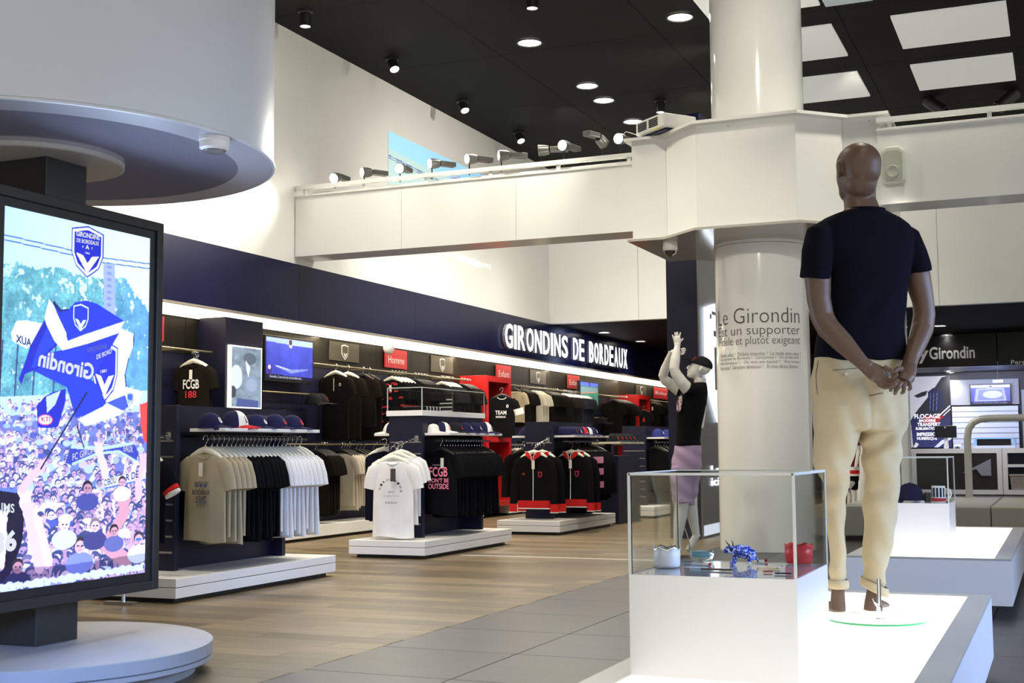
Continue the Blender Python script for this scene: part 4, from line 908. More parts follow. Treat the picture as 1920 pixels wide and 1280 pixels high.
# lower wall row
wrow(612, 592, 5, 'dark', 1.13, 'dark T-shirt behind the red-ring one, lower rail', 'dark T-shirts on the lower rail', lb0='dark T-shirt with a red ring print and tag, lower rail beside the white shirts', first=dict(tag_=True, prt=[('O',-.02,-.25,.12,.16,RPR), ('BORDEAUX',-.02,-.33,.12,.02,WPR)]), L=.74)
def st2(t):
    for k in range(9): G().box((-.195,-.052,-.36-.042*k), (.195,-.050,-.345-.042*k)).out('grey_stripe', F['char'], t, world=False)
wrow(655, 640, 4, 'cream', 1.13, 'cream shirt behind the striped polo, lower rail', 'cream shirts behind the striped polo', lb0='cream polo with dark horizontal stripes, lower rail', first=dict(collar='black', extra=st2), L=.70, name='polo_shirt', cat='polo')
wrow(682, 668, 3, 'cream', 1.13, 'pale shirt deep on the lower rail, left of the middle rack', 'pale shirts on the lower rail')
wrow(722, 700, 5, 'dark', 1.13, 'dark shirt on the lower rail behind the white slogan T-shirts', 'dark shirts behind the slogan T-shirts')
wrow(985, 965, 5, 'black', 1.13, 'black garment low on the wall, right of the nearer red cabinet', 'black garments low on the wall', hg=HWH)
wrow(1248, 1200, 7, 'black', 1.13, 'black garment low on the wall at its far end', 'black garments at the far end', hg=HWH, X=-8.38)
# ---------------------------------------------------------------- wall furniture
for i, (ya, yb) in enumerate(((3.5,11.5), (12.3,18.2), (19.2,26.0), (26.9,30.5))):
    t = empty('wall_plinth', (-8.4, (ya+yb)/2, 0), label=['white wall plinth mostly hidden behind the screen', 'white wall plinth under the striped polos, between navy pillar and nearer red cabinet', 'white wall plinth between the two red cabinets', 'white wall plinth at the far end of the wall'][i], cat='plinth', group='white plinths along the left wall')
    G().box((-8.6,ya+.05,0), (-8.26,yb-.05,.035)).out('recessed_foot', BLACKM, t)
    G().box((-8.62,ya,.035), (-8.2,yb,.17)).out('plinth_board', WHITEM, t, bevel=.003)
t = empty('wall_pillar', (-8.4, 11.9, 0), label='navy boxed pillar on the left wall carrying a lit grey picture', cat='pillar')
G().box((-8.66,11.56,.0), (-8.25,12.27,2.50)).out('pillar_casing', NAVYM, t, bevel=.003)
cv = Canvas(80, 160, srgb(150,165,175)); n = cv.noise(5, 8, 4); cv.a = np.array(srgb(95,110,125))*(.5+1.2*n)[..., None]
cv.ell(.66,.62,.26,.17,srgb(105,120,145)); cv.ell(.60,.18,.22,.10,srgb(70,80,95)); cv.ell(.15,.5,.2,.2,srgb(165,175,185)); cv.poly([(.45,.2),(.62,.33),(.55,.5),(.48,.36)],srgb(170,180,190)); cv.poly([(.2,.85),(.9,.88),(.9,1),(.15,1)], srgb(60,70,120)); cv.ell(.66,.62,.18,.11,srgb(120,135,160)); cv.ell(.05,.75,.10,.10,srgb(50,55,70))
p0 = on(427, 646, x=-8.22)
t = empty('lightbox_picture', (-8.25, 11.9, 1.87), label='upright backlit grey-blue crowd photograph on the navy pillar', cat='picture')
G().box((-8.25,11.60,1.52), (-8.215,12.20,2.20)).out('lightbox_frame', mat('lightbox edge', (.9,.9,.85), .4, emit=(1,.97,.8), es=.8), t)
picture(cv, (-8.211, 11.625, 1.535), (0,.555,0), (0,0,.65), mat('backlit print', emit=(1,1,1), es=.75, attr='paint'), 'picture', t)
def tv(y0, y1, z0, z1, x, label, paint, cat='television', axis='Y'):
    t = empty('wall_screen', (x, (y0+y1)/2, (z0+z1)/2), label=label, cat=cat)
    if axis == 'Y':
        G().box((x-.06,y0,z0), (x,y1,z1)).out('housing', BLACKP, t, bevel=.004); G().box((x-.12,y0+.3,z0+.1), (x-.06,y1-.3,z1-.1)).out('mount', BLACKP, t)
        picture(paint, (x+.003, y0+.025, z0+.035), (0,y1-y0-.05,0), (0,0,z1-z0-.06), SCREEN, 'picture', t)
    else:
        G().box((y0,x,z0), (y1,x+.06,z1)).out('housing', BLACKP, t, bevel=.004)
        picture(paint, (y0+.025, x-.003, z0+.035), (y1-y0-.05,0,0), (0,0,z1-z0-.06), SCREEN, 'picture', t)
    return t
def pitch(w=110, h=62):
    cv = Canvas(w, h, srgb(62,72,190)); n = cv.noise(6, 4); cv.a = np.array(srgb(60,70,185))*(.75+.5*n)[..., None]; cv.a *= (1-.25*(cv.Y))[..., None]
    cv.poly([(0,0),(1,0),(1,.13),(.6,.14),(0,.10)], srgb(160,185,250)); cv.poly([(.2,.66),(.5,.74),(.88,.69),(.9,.71),(.52,.83),(.18,.68)], srgb(110,125,215)); cv.poly([(.2,.66),(.5,.74),(.5,.76),(.2,.685)], srgb(190,200,245))
    crest(cv, .46,-.02,.09,.26, srgb(50,50,80), srgb(225,230,255)); cv.poly([(.02,.68),(.12,.66),(.11,.86),(.03,.86)], srgb(60,40,120)); cv.ell(.07,.72,.03,.05,srgb(220,190,210)); cv.poly([(0,.88),(1,.90),(1,1),(0,1)], srgb(20,20,50))
    return cv
t = tv(12.62,13.68,1.865,2.405,-8.46,'wide wall screen showing a blue stadium picture with a crest, right of the navy pillar', pitch())
text('Girondins, 3 ans avec les cris bordelais titis...', (-8.4555,12.72,1.905), (0,.70,0), (0,0,.035), SB, 'caption', t)
cv = Canvas(70, 50, srgb(90,130,110)); n = cv.noise(8, 2); cv.a = np.array(srgb(70,125,110))*(.7+.6*n)[..., None]; cv.poly([(0,0),(1,0),(1,.16),(0,.14)], srgb(90,110,245)); cv.poly([(0,.2),(1,.2),(1,.34),(0,.44)], srgb(120,150,150)); cv.poly([(0,.45),(1,.33),(1,.37),(0,.49)], srgb(200,140,110)); crest(cv, .45,-.04,.1,.24, srgb(40,50,140), srgb(60,80,200)); cv.poly([(0,.93),(1,.93),(1,1),(0,1)], srgb(40,50,130))
tv(23.0,24.05,1.83,2.35,-8.36,'small wall screen showing a green football pitch, between the red cabinets', cv)
def wsign(s, y0, y1, z0, z1, label, tz0, tz1):
    t = empty('department_sign', (-8.59, (y0+y1)/2, (z0+z1)/2), label=label, cat='sign')
    G().box((-8.60,y0,z0), (-8.585,y1,z1)).out('sign_board', REDS, t)
    text(s, (-8.582, y0+.09, tz0), (0,(y1-y0)-.18,0), (0,0,tz1-tz0), mat('sign lettering', (.75,.72,.68), .5, emit=(.8,.75,.7), es=.15), parent=t, bold=-.01)
wsign('Homme', 15.75,16.40,2.20,2.462,'red sign reading Homme, over the left wall', 2.265,2.365)
wsign('Enfant', 19.58,20.2,2.19,2.46,'red sign reading Enfant, above the nearer red cabinet', 2.26,2.37)
wsign('Enfant', 22.95,23.6,2.20,2.46,'red sign reading Enfant, left of the football screen', 2.27,2.37)
wsign('Baby', 28.6,29.7,2.20,2.46,'red sign reading Baby, at the far end of the wall', 2.28,2.37)
wsign('n', 10.2,10.95,2.20,2.46,'red sign cut off by the edge of the big screen', 2.28,2.36)
for i, (y0, w) in enumerate(((14.3,.75), (17.2,.75), (21.1,.75), (27.3,.75))):
    t = empty('crest_panel', (-8.6, y0+w/2, 2.36), label=['olive wall panel with a white shield crest, right of the wall screen', 'olive wall panel with a white shield crest, right of the Homme sign', 'olive wall panel with a small shield crest, between the two Enfant signs', 'olive wall panel with a tiny shield crest over the farther red cabinet'][i], cat='sign')
    G().box((-8.612,y0,2.215), (-8.60,y0+w,2.46)).out('panel_board', mat('olive panel', (.085,.075,.055), .5), t)
    c0 = y0+w/2-.085; P = [(c0+a*.17, 2.235+b*.2) for a, b in sh]
    o = G().prism([(-8.599,a,b) for a, b in P], (.004,0,0)).out('crest_shield', mat('sign lettering'), t)
    G().prism([(-8.594, c0+.085+(a-c0-.085)*.84, 2.335+(b-2.335)*.84) for a, b in P], (.003,0,0)).out('crest_field', mat('olive panel'), o, world=True)
    G().add([(-8.590,c0+a*.17,2.235+b*.2) for a, b in ((.2,.45),(.38,.42),(.5,.28),(.5,.12))], [(0,1,2,3)]).out('crest_chevron', mat('sign lettering'), o)
    G().add([(-8.590,c0+a*.17,2.235+b*.2) for a, b in ((.8,.45),(.62,.42),(.5,.28),(.5,.12))], [(0,1,2,3)]).out('crest_chevron', mat('sign lettering'), o)
p = on(737, 652, x=-8.5)
t = empty('dome_camera', (-8.5, p.y, p.z), label='white dome camera hanging in front of the Homme sign', cat='camera')
G().lathe([(.03,.20), (.03,.10), (.07,.07), (.078,.0), (.06,-.05), (.01,-.078)], (-8.46,15.62,2.44), 20).out('dome_housing', PLAIN, t, smooth=True)
def redcab(y0, y1, ztop, label, jersey):
    t = empty('red_cabinet', (-8.4, (y0+y1)/2, 0), label=label, cat='cabinet')
    x0, x1 = -8.66, -8.16; w = .09
    for a, b in ((y0,y0+w), (y1-w,y1)): G().box((x0,a,.17), (x1,b,ztop)).out('side_board', REDL, t, bevel=.002)
    G().box((x0,y0+w,ztop-w), (x1,y1-w,ztop)).out('top_board', REDL, t)
    G().box((x0,y0+w,1.17), (x1,y1-w,1.25)).out('shelf_board', REDL, t)
    G().box((x0,y0+w,.17), (x1,y1-w,.25)).out('bottom_board', REDL, t)
    G().box((x0,y0+w,.25), (x0+.02,y1-w,ztop-w)).out('back_board', mat('dark red board', (.08,.01,.012), .5), t)
redcab(18.22,19.2,2.20,'tall open red cabinet with a black white-collared jersey, nearer of the two', 1)
redcab(26.0,26.9,2.18,'tall open red cabinet, farther of the two along the wall', 1)
garment('football_jersey', 'black', (-8.12, 18.72, 2.02), 'black jersey with white collar and lettering, displayed in the nearer red cabinet', 'jersey', rz=.55, hg=HBK, collar='white', sc=1.05, prt=[('TEAM',-.02,-.34,.17,.06,WPR), ('BORDEAUX',-.02,-.42,.15,.03,WPR), ('o',.08,-.25,.035,.05,WPR)], extra=lambda t: G().tube([(.245,.004,-.31), (.268,.006,-.40)], [.083,.077], 14, side=(1,0,0), flat=.48).out('white_sleeve', F['white'], t, world=False))
garment('football_jersey', 'black', (-8.2, 26.5, 1.95), 'dark jersey displayed in the farther red cabinet', 'jersey', rz=.5, hg=HBK, sc=.8, prt=[('A',0,-.3,.08,.12,RPR)])
# ---------------------------------------------------------------- caps
CAPN = fabric('navy cap cloth', (.014,.014,.05)); CAPR = fabric('red cap cloth', (.42,.02,.03)); CAPW = fabric('white cap cloth', (.68,.66,.62)); CAPB = fabric('black cap cloth', (.012,.012,.014))
capm = {}
def cap(loc, rz, label, crown=CAPN, brim=None, front=None, logo=RPR, logo_s='FC', group=None, sc=1, back=None):
    t = empty('cap', loc, rz, label, 'cap', group); t.scale = (sc,)*3
    if 'crown' not in capm:
        def dome(r, z0, z1, a0=0, a1=2*PI, n=24):
            pr = [(r*math.cos(p)**.8 if p < 1.5 else .004, z0+(z1-z0)*math.sin(p)) for p in np.linspace(0, PI/2, 8)]
            return G().lathe(pr, (0,0,0), n, sx=1.12, sy=.98, a0=a0, a1=a1)
        capm['crown'] = dome(.082, 0, .115).mesh('crown'); capm['front'] = dome(.0835, .001, .1165, -1.0, 1.0, 12).mesh('front_panel')
        g = G(); R = []
        for k in range(2):
            for s_ in (0, 1):
                ring = []
                for a in np.linspace(-1.15, 1.15, 13):
                    r0 = .075; xx = .092*math.cos(a); yy = .080*math.sin(a); ex = .085*max(0, math.cos(a*1.3))**.6*s_
                    ring.append((xx+ex, yy*(1-.05*s_), (.012-.010*(abs(a)/1.15)**2)-.016*s_*(1+.6*(a/1.15)**2)+(.0 if k == 0 else .004)+.006))
                R.append(ring if k == 0 else ring)
        g.rings([R[0], R[1], R[3], R[2], R[0]], cap=False, closed=False); capm['brim'] = g.mesh('brim')
        capm['button'] = G().ball((0,0,.116), .008, sc=(1,1,.6), n=8).mesh('button')
        for q in capm.values(): q.polygons.foreach_set('use_smooth', [True]*len(q.polygons))
    def part(k, m):
        me = capm.get((k, m.name))
        if not me: me = capm[k].copy(); me.materials.append(m); capm[(k, m.name)] = me
        o = bpy.data.objects.new(k, me); COL.objects.link(o); o.parent = t
    part('crown', crown); part('brim', brim or crown); part('button', brim or crown)
    if front: part('front', front)
    if logo_s: text(logo_s, (.082,-.026,.032), (-.003,.052,0), (-.022,0,.042), logo, 'cap_logo', t, bold=.04, world=False, depth=.012)
    return t
SHZ = 1.226
def gy(px, X=-5.83): return on(px, 790, x=X).y
cap((-5.84, 8.0, SHZ), .35, 'navy cap with a crest and white-edged brim, leftmost on the nearest rack', brim=CAPN, logo=WPR, logo_s='U')
cap((-5.82, 8.28, SHZ), .35, 'big navy cap with white front and bright red brim, nearest rack', front=CAPW, brim=CAPR, logo=DPR, logo_s='FC', sc=1.18)
cap((-5.83, 8.58, SHZ), .3, 'navy cap with a striped crest, third from the left on the nearest rack', logo=WPR, logo_s='O')
cap((-5.83, 8.85, SHZ), .3, 'navy cap with a red square logo, fourth from the left on the nearest rack', logo=RPR, logo_s='CB', sc=1.05)
cap((-5.83, 9.10, SHZ), .3, 'navy cap with a red square logo, at the right end of the nearest rack shelf', logo=RPR, logo_s='CB', sc=1.05)
for i in range(4): cap((-5.93, 8.66+.12*i, SHZ), .3, ORD[i]+' navy eyelet cap behind the front row, nearest rack', group='caps in the back row of the nearest rack', logo_s='')
# caps on the middle rack
cap((-6.42, 11.92, SHZ), 3.5, 'white and navy cap with red mark, on the short shelf left of the clear case', crown=CAPN, front=CAPW, brim=CAPW, logo=RPR, logo_s='O')
cap((-5.93, 11.90, SHZ), .25, 'white-fronted cap with red logo, leftmost under the clear case', front=CAPW, crown=CAPW, logo=RPR, logo_s='B', sc=.8)
cap((-5.86, 11.98, SHZ), .25, 'navy cap with white front panel and white brim, second under the clear case', front=CAPW, brim=CAPW, logo=RPR, logo_s='B', sc=.95)
cap((-5.82, 12.18, SHZ), .3, 'black cap with an orange-red logo, third under the clear case', crown=CAPB, logo=RPR, logo_s='S')
cap((-5.82, 12.42, SHZ), .3, 'navy cap with a white logo, fourth under the clear case', logo=WPR, logo_s='C')
cap((-5.82, 12.66, SHZ), .3, 'navy cap with a striped crest, fifth under the clear case', logo=WPR, logo_s='O')
cap((-5.82, 12.92, SHZ), .3, 'navy cap with a white front panel, rightmost under the clear case', front=CAPW, logo=DPR, logo_s='CB', sc=1.1)
# caps on the third rack
cap((-6.42, 15.6, SHZ), 3.4, 'navy cap on the short left shelf of the third rack', logo=RPR, logo_s='I')
for i, (y, fr, lg, s, lb) in enumerate([(15.55,None,WPR,'','plain navy cap with eyelets, leftmost on the third rack'), (15.72,None,RPR,'M','navy cap with a small red logo, third rack'), (15.88,None,WPR,'FC','navy cap with a white letter logo, third rack'), (16.1,CAPR,WPR,'A','navy cap with a pink-red front patch, third rack'), (16.3,CAPW,DPR,'CB','navy cap with a white front panel, third rack'), (16.5,None,WPR,'U','navy cap at the right end of the third rack shelf')]):
    cap((-5.84, y, SHZ), .25, lb, front=fr, logo=lg, logo_s=s)
for i in range(3): cap((-5.93, 15.62+.12*i, SHZ+.0), .25, ORD[i]+' navy eyelet cap in the back row of the third rack', group='caps in the back row of the third rack', logo_s='')
cap((-5.84, 19.62, SHZ), .2, 'blue cap with white letters on the farthest rack', crown=fabric('blue cap cloth', (.03,.035,.16)), logo=WPR, logo_s='CB', sc=1.15)
cap((-5.84, 20.12, SHZ), .2, 'blue and red cap on the farthest rack', crown=fabric('blue cap cloth'), brim=CAPR, logo=WPR, logo_s='U', sc=1.1)
# caps hanging on the wall
for i, (px, py, X, z) in enumerate([(588,775,-8.42,1.62), (600,778,-8.40,1.62), (1128,800,-8.4,1.55), (1150,803,-8.4,1.52)]):
    cap((X, wy(px, X), z), .4, ['dark cap hanging on the wall under the wall screen, left one', 'dark cap with a red badge hanging on the wall, right one under the wall screen', 'dark cap hanging under the football screen, left one', 'dark cap with a red badge hanging under the football screen, right one'][i], crown=CAPB, logo=RPR, logo_s='' if i in (0, 2) else 'O', sc=1.2)
for i, (y0, y1, z) in enumerate(((12.6,13.8,1.60), (24.0,25.6,1.52))):
    t = empty('cap_rail', (-8.4, y0, z), label=['thin rail with hanging caps below the wall screen', 'thin rail with hanging caps below the football screen'][i], cat='rail')
    G().tube([(-8.5,y0,z+.145), (-8.5,y1,z+.145)], .01, 8).out('rail_tube', mat('gold satin metal'), t)
    g = G()
    for k in range(3): G().box((-8.62,y0+.1+k*(y1-y0-.2)/2-.008,z+.135), (-8.5,y0+.1+k*(y1-y0-.2)/2+.008,z+.155)).out('rail_bracket', mat('gold satin metal'), t)
# small tiered stand of red-badged caps right of the third rack
t = empty('tiered_cap_stand', (-5.85, 17.5, 0), label='low white-edged stand with a row of dark red-badged caps, right of the third rack', cat='display stand')
G().box((-6.3,17.35,.0), (-5.75,18.35,.95)).out('stand_body', NAVYM, t); G().box((-6.3,17.3,1.12), (-5.7,18.4,1.15)).out('stand_shelf', mat('cream shelf', (.6,.56,.42), .4), t); G().box((-6.1,17.8,.95), (-6.0,17.9,1.12)).out('stand_post', BLACKM, t)
for i in range(5): cap((-5.85, 17.42+.19*i, 1.152), .2, ORD[i]+' dark red-badged cap on the small stand right of the third rack', crown=CAPB, logo=RPR, logo_s='I', group='red-badged caps on the small stand')
# ---------------------------------------------------------------- clear display case on the middle rack
def case(name, x0, x1, y0, y1, z0, z1, label, th=.008, tray=None):
    t = empty(name, ((x0+x1)/2, (y0+y1)/2, z0), label=label, cat='display case')
    if tray: G().box((x0-.01,y0-.01,z0-tray), (x1+.01,y1+.01,z0)).out('white_tray', mat('tray white', (.8,.8,.78), .3), t, bevel=.002)
    for a, b in (((x0,y0,z0), (x1,y0+th,z1-th)), ((x0,y1-th,z0), (x1,y1,z1-th)), ((x0,y0+th,z0), (x0+th,y1-th,z1-th)), ((x1-th,y0+th,z0), (x1,y1-th,z1-th)), ((x0,y0,z1-th), (x1,y1,z1))):
        G().box(a, b).out('pane', GLASS, t)
    e = .004
    g = G()
    for x in (x0, x1): 
        for y in (y0, y1): G().box((x-e,y-e,z0), (x+e,y+e,z1)).out('glued_edge', GLASSE, t)
    for x in (x0, x1): G().box((x-e,y0,z1-e*1.5), (x+e,y1,z1+e*.5)).out('glued_edge', GLASSE, t)
    for y in (y0, y1): G().box((x0,y-e,z1-e*1.5), (x1,y+e,z1+e*.5)).out('glued_edge', GLASSE, t)
    return t
case('display_case', -6.36, -5.965, 11.72, 13.25, 1.455, 1.69, 'clear display case with a white tray on top of the middle rack', tray=.055)
t = empty('folded_shirt', (-6.15, 12.1, 1.46), label='folded navy and white striped shirt inside the clear case', cat='shirt')
G().box((-6.28,11.9,1.457), (-6.02,12.3,1.50)).out('fold', F['char'], t, bevel=.015)
for k in range(5): G().box((-6.281,11.93+.075*k,1.4575), (-6.019,11.955+.075*k,1.502)).out('white_stripe', F['white'], t)
# ---------------------------------------------------------------- lit platforms
def platform(x0, x1, y0, y1, label, seams):
    t = empty('lit_platform', ((x0+x1)/2, (y0+y1)/2, 0), label=label, cat='platform')
    z = .37; w = .096; zb = .09
    FR = mat('platform frame', (.33,.335,.32), .3); SIDE = mat('platform side', (.58,.59,.62), .3)
    G().box((x0+.12,y0+.12,0), (x1-.12,y1-.12,zb)).out('recessed_foot', BLACKM, t)
    G().box((x0,y0,zb), (x1,y0+.02,z-.012)).out('front_panel', SIDE, t); G().box((x0,y1-.02,zb), (x1,y1,z-.012)).out('rear_panel', SIDE, t)
    G().box((x0,y0+.02,zb), (x0+.02,y1-.02,z-.012)).out('side_panel', SIDE, t); G().box((x1-.02,y0+.02,zb), (x1,y1-.02,z-.012)).out('side_panel', SIDE, t)
    G().box((x0,y0,z-.012), (x0+w,y1,z)).out('frame_board', FR, t); G().box((x1-w,y0,z-.012), (x1,y1,z)).out('frame_board', FR, t)
    k = .03
    G().box((x0+w,y0,z-.012), (x1-w,y0+k,z)).out('frame_board', FR, t); G().box((x0+w,y1-w*.8,z-.012), (x1-w,y1,z)).out('frame_board', FR, t)
    G().box((x0+w,y0+k,zb+.02), (x1-w,y1-w*.8,z-.02)).out('light_tray', WHITEM, t)
    s = [y0+k]+seams+[y1-w*.8]
    for a, b in zip(s[:-1], s[1:]): G().box((x0+w+.003,a+.002,z-.02), (x1-w-.003,b-.002,z-.003)).out('glowing_pane', LIT, t)
    return t
platform(-1.33, -.327, 1.9, 6.38, 'glowing white platform in the foreground, carrying the brown mannequin', [3.3, 4.70])
platform(-1.29, -.312, 8.40, 11.73, 'second glowing platform behind the first, carrying the small case with the cap', [10.2])
def plinth(x0, x1, y0, y1, z0, z1, label):
    t = empty('white_plinth', ((x0+x1)/2, (y0+y1)/2, z0), label=label, cat='plinth')
    PM = mat('plinth white', (.66,.66,.66), .3)
    G().box((x0,y0,z0+.001), (x1,y0+.012,z1)).out('front_board', PM, t); G().box((x0,y1-.012,z0+.001), (x1,y1,z1)).out('rear_board', PM, t)
    G().box((x0,y0+.0125,z0+.001), (x0+.012,y1-.0125,z1)).out('side_board', PM, t); G().box((x1-.012,y0+.0125,z0+.001), (x1,y1-.0125,z1)).out('side_board', PM, t)
    G().box((x0+.0125,y0+.0125,z1-.014), (x1-.0125,y1-.0125,z1-.0005)).out('top_board', mat('gloss grey top', (.42,.42,.46), .06), t)
    return t
plinth(-1.225, -.72, 3.785, 4.32, .37, .671, 'white plinth with the gift display, in the foreground')
case('display_case', -1.222, -.723, 3.788, 4.317, .6715, .975, 'clear acrylic cover over the gifts on the foreground plinth', th=.006)
plinth(-1.06, -.70, 8.97, 9.50, .37, .677, 'white plinth with a cap and a mug, behind the brown mannequin')
case('display_case', -1.058, -.702, 8.972, 9.498, .6775, .98, 'clear acrylic cover over the cap and mug', th=.006)
cap((-.96, 9.12, .69), 3.3, 'dark navy cap under the clear cover on the second platform', logo=WPR, logo_s='', sc=1.0)
def mug():
    p = (-.775, 9.10, .678)
    t = empty('mug', p, label='white mug with navy and red printing, next to the cap on the second platform', cat='mug')
    G().lathe([(.042,.003), (.045,0), (.045,.107), (.042,.11), (.040,.106), (.040,.01), (.005,.008)], p, 32).out('cup', PLAIN, t, smooth='auto')
    G().lathe([(.0455,.008), (.0455,.03)], p, 32).out('red_band', mat('red ink'), t, smooth=True)
    for k in range(5): G().lathe([(.0455,.036), (.0455,.098)], p, 4, a0=-2.8+k*.5, a1=-2.8+k*.5+.30).out('navy_block', mat('navy lacquer'), t)
    G().tube([(p[0]+.044*1,p[1],p[2]+.09), (p[0]+.075,p[1],p[2]+.085), (p[0]+.08,p[1],p[2]+.05), (p[0]+.07,p[1],p[2]+.03), (p[0]+.044,p[1],p[2]+.025)], .006, 8).out('handle', PLAIN, t, smooth=True)
mug()
t = empty('soft_drink_tin', (-.86, 9.2, .678), label='small grey tin between the cap and the mug', cat='tin')
G().lathe([(.02,0), (.024,.004), (.024,.06), (.02,.064), (.003,.064)], (-.85,9.16,.678), 20).out('tin_body', mat('grey lamp metal'), t, smooth='auto')
# ---- gifts under the foreground cover (top at z=.671)
ZT = .672
def P0(px, py): return on(px, py, z=ZT)
def pot(px, py, r, h, wav, m, label, inner=None):
    p = P0(px, py); t = empty('candle_holder', p, label=label, cat='candle holder'); n = 48
    def ring(rr, z, w=0): return [(p.x+rr*math.cos(2*PI*j/n), p.y+rr*math.sin(2*PI*j/n), p.z+z+w*math.sin(6*2*PI*j/n)) for j in range(n)]
    G().rings([ring(r*.82,.001), ring(r*.93,.003), ring(r*.99,.012), ring(r,h*.5,0), ring(r,h,wav), ring(r*.93,h,wav), ring(r*.92,h*.5), ring(r*.85,.01)]).out('cup', m, t, smooth=True)
    if inner: G().lathe([(r*.90,h*.62), (.002,h*.62)], p, 32).out('filling', inner, t)
    g = G().rings([ring(r*1.005,h-.003,wav), ring(r*1.015,h+.0,wav), ring(r*.95,h+.003,wav), ring(r*.92,h,wav)], cap=False)
    return t, g
t, g = pot(1251, 1063, .042, .062, .004, mat('frosted white glass', (.75,.77,.82), .35), 'frosted white candle cup with a wavy chrome rim, left of the gifts', mat('wax', (.7,.68,.62), .5)); g.out('chrome_rim', CHROME, t, smooth=True)
t, g = pot(1497, 1056, .043, .060, .0035, mat('red frosted glass', (.85,.03,.04), .35, trans=.25), 'red wavy-edged candle cup, right of the gifts', mat('red wax', (.6,.03,.04), .5)); g.out('red_rim', mat('red rim', (.7,.02,.03), .25), t, smooth=True)
p = P0(1316, 1050); t = empty('glass_dish', p, label='small clear glass dish holding a turquoise block, between white cup and blue cow', cat='dish')
G().lathe([(.02,.0), (.036,.004), (.043,.02), (.040,.032), (.037,.031), (.039,.02), (.033,.008), (.003,.006)], p, 40).out('bowl', mat('dish glass', (.9,.95,.93), .03, trans=.9, ior=1.2), t, smooth=True)
G().box((p.x-.032,p.y-.018,p.z+.009), (p.x+.032,p.y+.018,p.z+.028)).out('turquoise_block', mat('turquoise gel', (.02,.35,.50), .2), t, bevel=.005)
# cow
COWM = mat('blue painted cow', (.7,.75,.9), .2)
nt = COWM.node_tree; b = nt.nodes['Principled BSDF']; tc = nt.nodes.new('ShaderNodeTexCoord'); vo = nt.nodes.new('ShaderNodeTexNoise'); vo.inputs['Scale'].default_value = 75; vo.inputs['Distortion'].default_value = 1.5
cr = nt.nodes.new('ShaderNodeValToRGB'); cr.color_ramp.interpolation = 'CONSTANT'; e = cr.color_ramp.elements; e[0].color = (.01,.015,.12,1); e[1].position = .45; e[1].color = (.02,.06,.65,1); q = e.new(.53); q.color = (.35,.5,.95,1); q = e.new(.60); q.color = (.75,.8,.95,1)
nt.links.new(tc.outputs['Object'], vo.inputs['Vector']); nt.links.new(vo.outputs[0], cr.inputs[0]); nt.links.new(cr.outputs[0], b.inputs['Base Color'])
p = P0(1386, 1058); t = empty('cow_figurine', p, label='blue and white painted cow figurine with dark horns, centre of the gifts', cat='figurine')
def C(a, b, c): return (p.x+a, p.y+b, p.z+c)
g = G()
g.tube([C(.052,.02,.016), C(.048,.018,.034), C(.025,.01,.046), C(-.005,-.004,.052), C(-.024,-.012,.056)], [.008,.022,.026,.024,.014], 16)
g.tube([C(-.015,-.006,.052), C(-.034,-.014,.060)], [.019,.013], 12); g.tube([C(-.026,-.012,.066), C(-.040,-.018,.054), C(-.052,-.024,.045)], [.012,.013,.009], 12)
for a, b in ((-.008,-.022), (-.012,.012), (.045,.0), (.038,.034)): g.tube([C(a,b,.040), C(a-.004,b-.004,.02), C(a-.008,b-.006,.004)], [.012,.008,.008], 10)
g.tube([C(-.012,-.024,.006), C(-.028,-.032,.005)], [.008,.007], 8)
for s in (-1, 1): g.tube([C(-.028+s*.006,-.012-s*.012,.066), C(-.026+s*.012,-.012-s*.022,.064)], [.005,.003], 8)
g.tube([C(.056,.02,.03), C(.064,.026,.02), C(.066,.028,.008)], [.004,.003,.004], 8)
put(remesh(g, .0022, 3), 'body', COWM, t); t.scale = (.86,)*3
for s in (-1, 1): G().tube([C(-.026+s*.007,-.012-s*.004,.072), C(-.030+s*.013,-.014-s*.006,.080), C(-.036+s*.012,-.014-s*.004,.092)], [.003,.0024,.0008], 8).out('horn', mat('dark horn', (.08,.05,.04), .3), t, smooth=True)
for s in (-1, 1): G().ball(C(-.038+s*.008,-.020-s*.006,.060), .0028, n=8).out('eye', BLACKP, t)
# jewellery, pens
def flat(name, px, py, L, w, h, ang, m, label, cat):
    p = P0(px, py); t = empty(name, p, label=label, cat=cat); c, s = math.cos(ang), math.sin(ang)
    P = [(a, b) for a, b in ((-L/2,-w/2), (L/2,-w/2), (L/2,w/2), (-L/2,w/2))]
    G().prism([(p.x+a*c-b*s, p.y+a*s+b*c, p.z+.0008) for a, b in P], (0,0,h)).out('card' if 'card' in cat or 'case' in cat else 'barrel', m, t, bevel=.0012)
    return t, p, c, s
t, p, c, s = flat('pen', 1305, 1059, .085, .006, .006, -.05, CHROME, 'silver pen with red end lying left of the blue cow', 'pen'); G().box((p.x+.042,p.y-.006,p.z+.0008), (p.x+.052,p.y+.0,p.z+.008)).out('red_cap', mat('red ink'), t)
t, p, c, s = flat('pen_case', 1345, 1069, .10, .016, .005, -.05, mat('dark brown leather', (.05,.015,.015), .3), 'long dark brown case lying in front of the blue cow', 'case'); G().box((p.x+.01,p.y-.007,p.z+.006), (p.x+.04,p.y+.005,p.z+.009)).out('silver_plate', CHROME, t)
t, p, c, s = flat('pen', 1425, 1053, .05, .006, .006, .05, CHROME, 'silver pen with red end lying behind the blue cow', 'pen'); G().box((p.x+.016,p.y-.005,p.z+.0008), (p.x+.026,p.y+.003,p.z+.009)).out('red_cap', mat('red ink'), t)
GOLD = mat('gold chain', (.7,.48,.15), .25, 1)
p = P0(1440, 1066); t = empty('gold_bracelet', p, label='gold chain bracelet with a clasp plate, right of the blue cow', cat='bracelet')
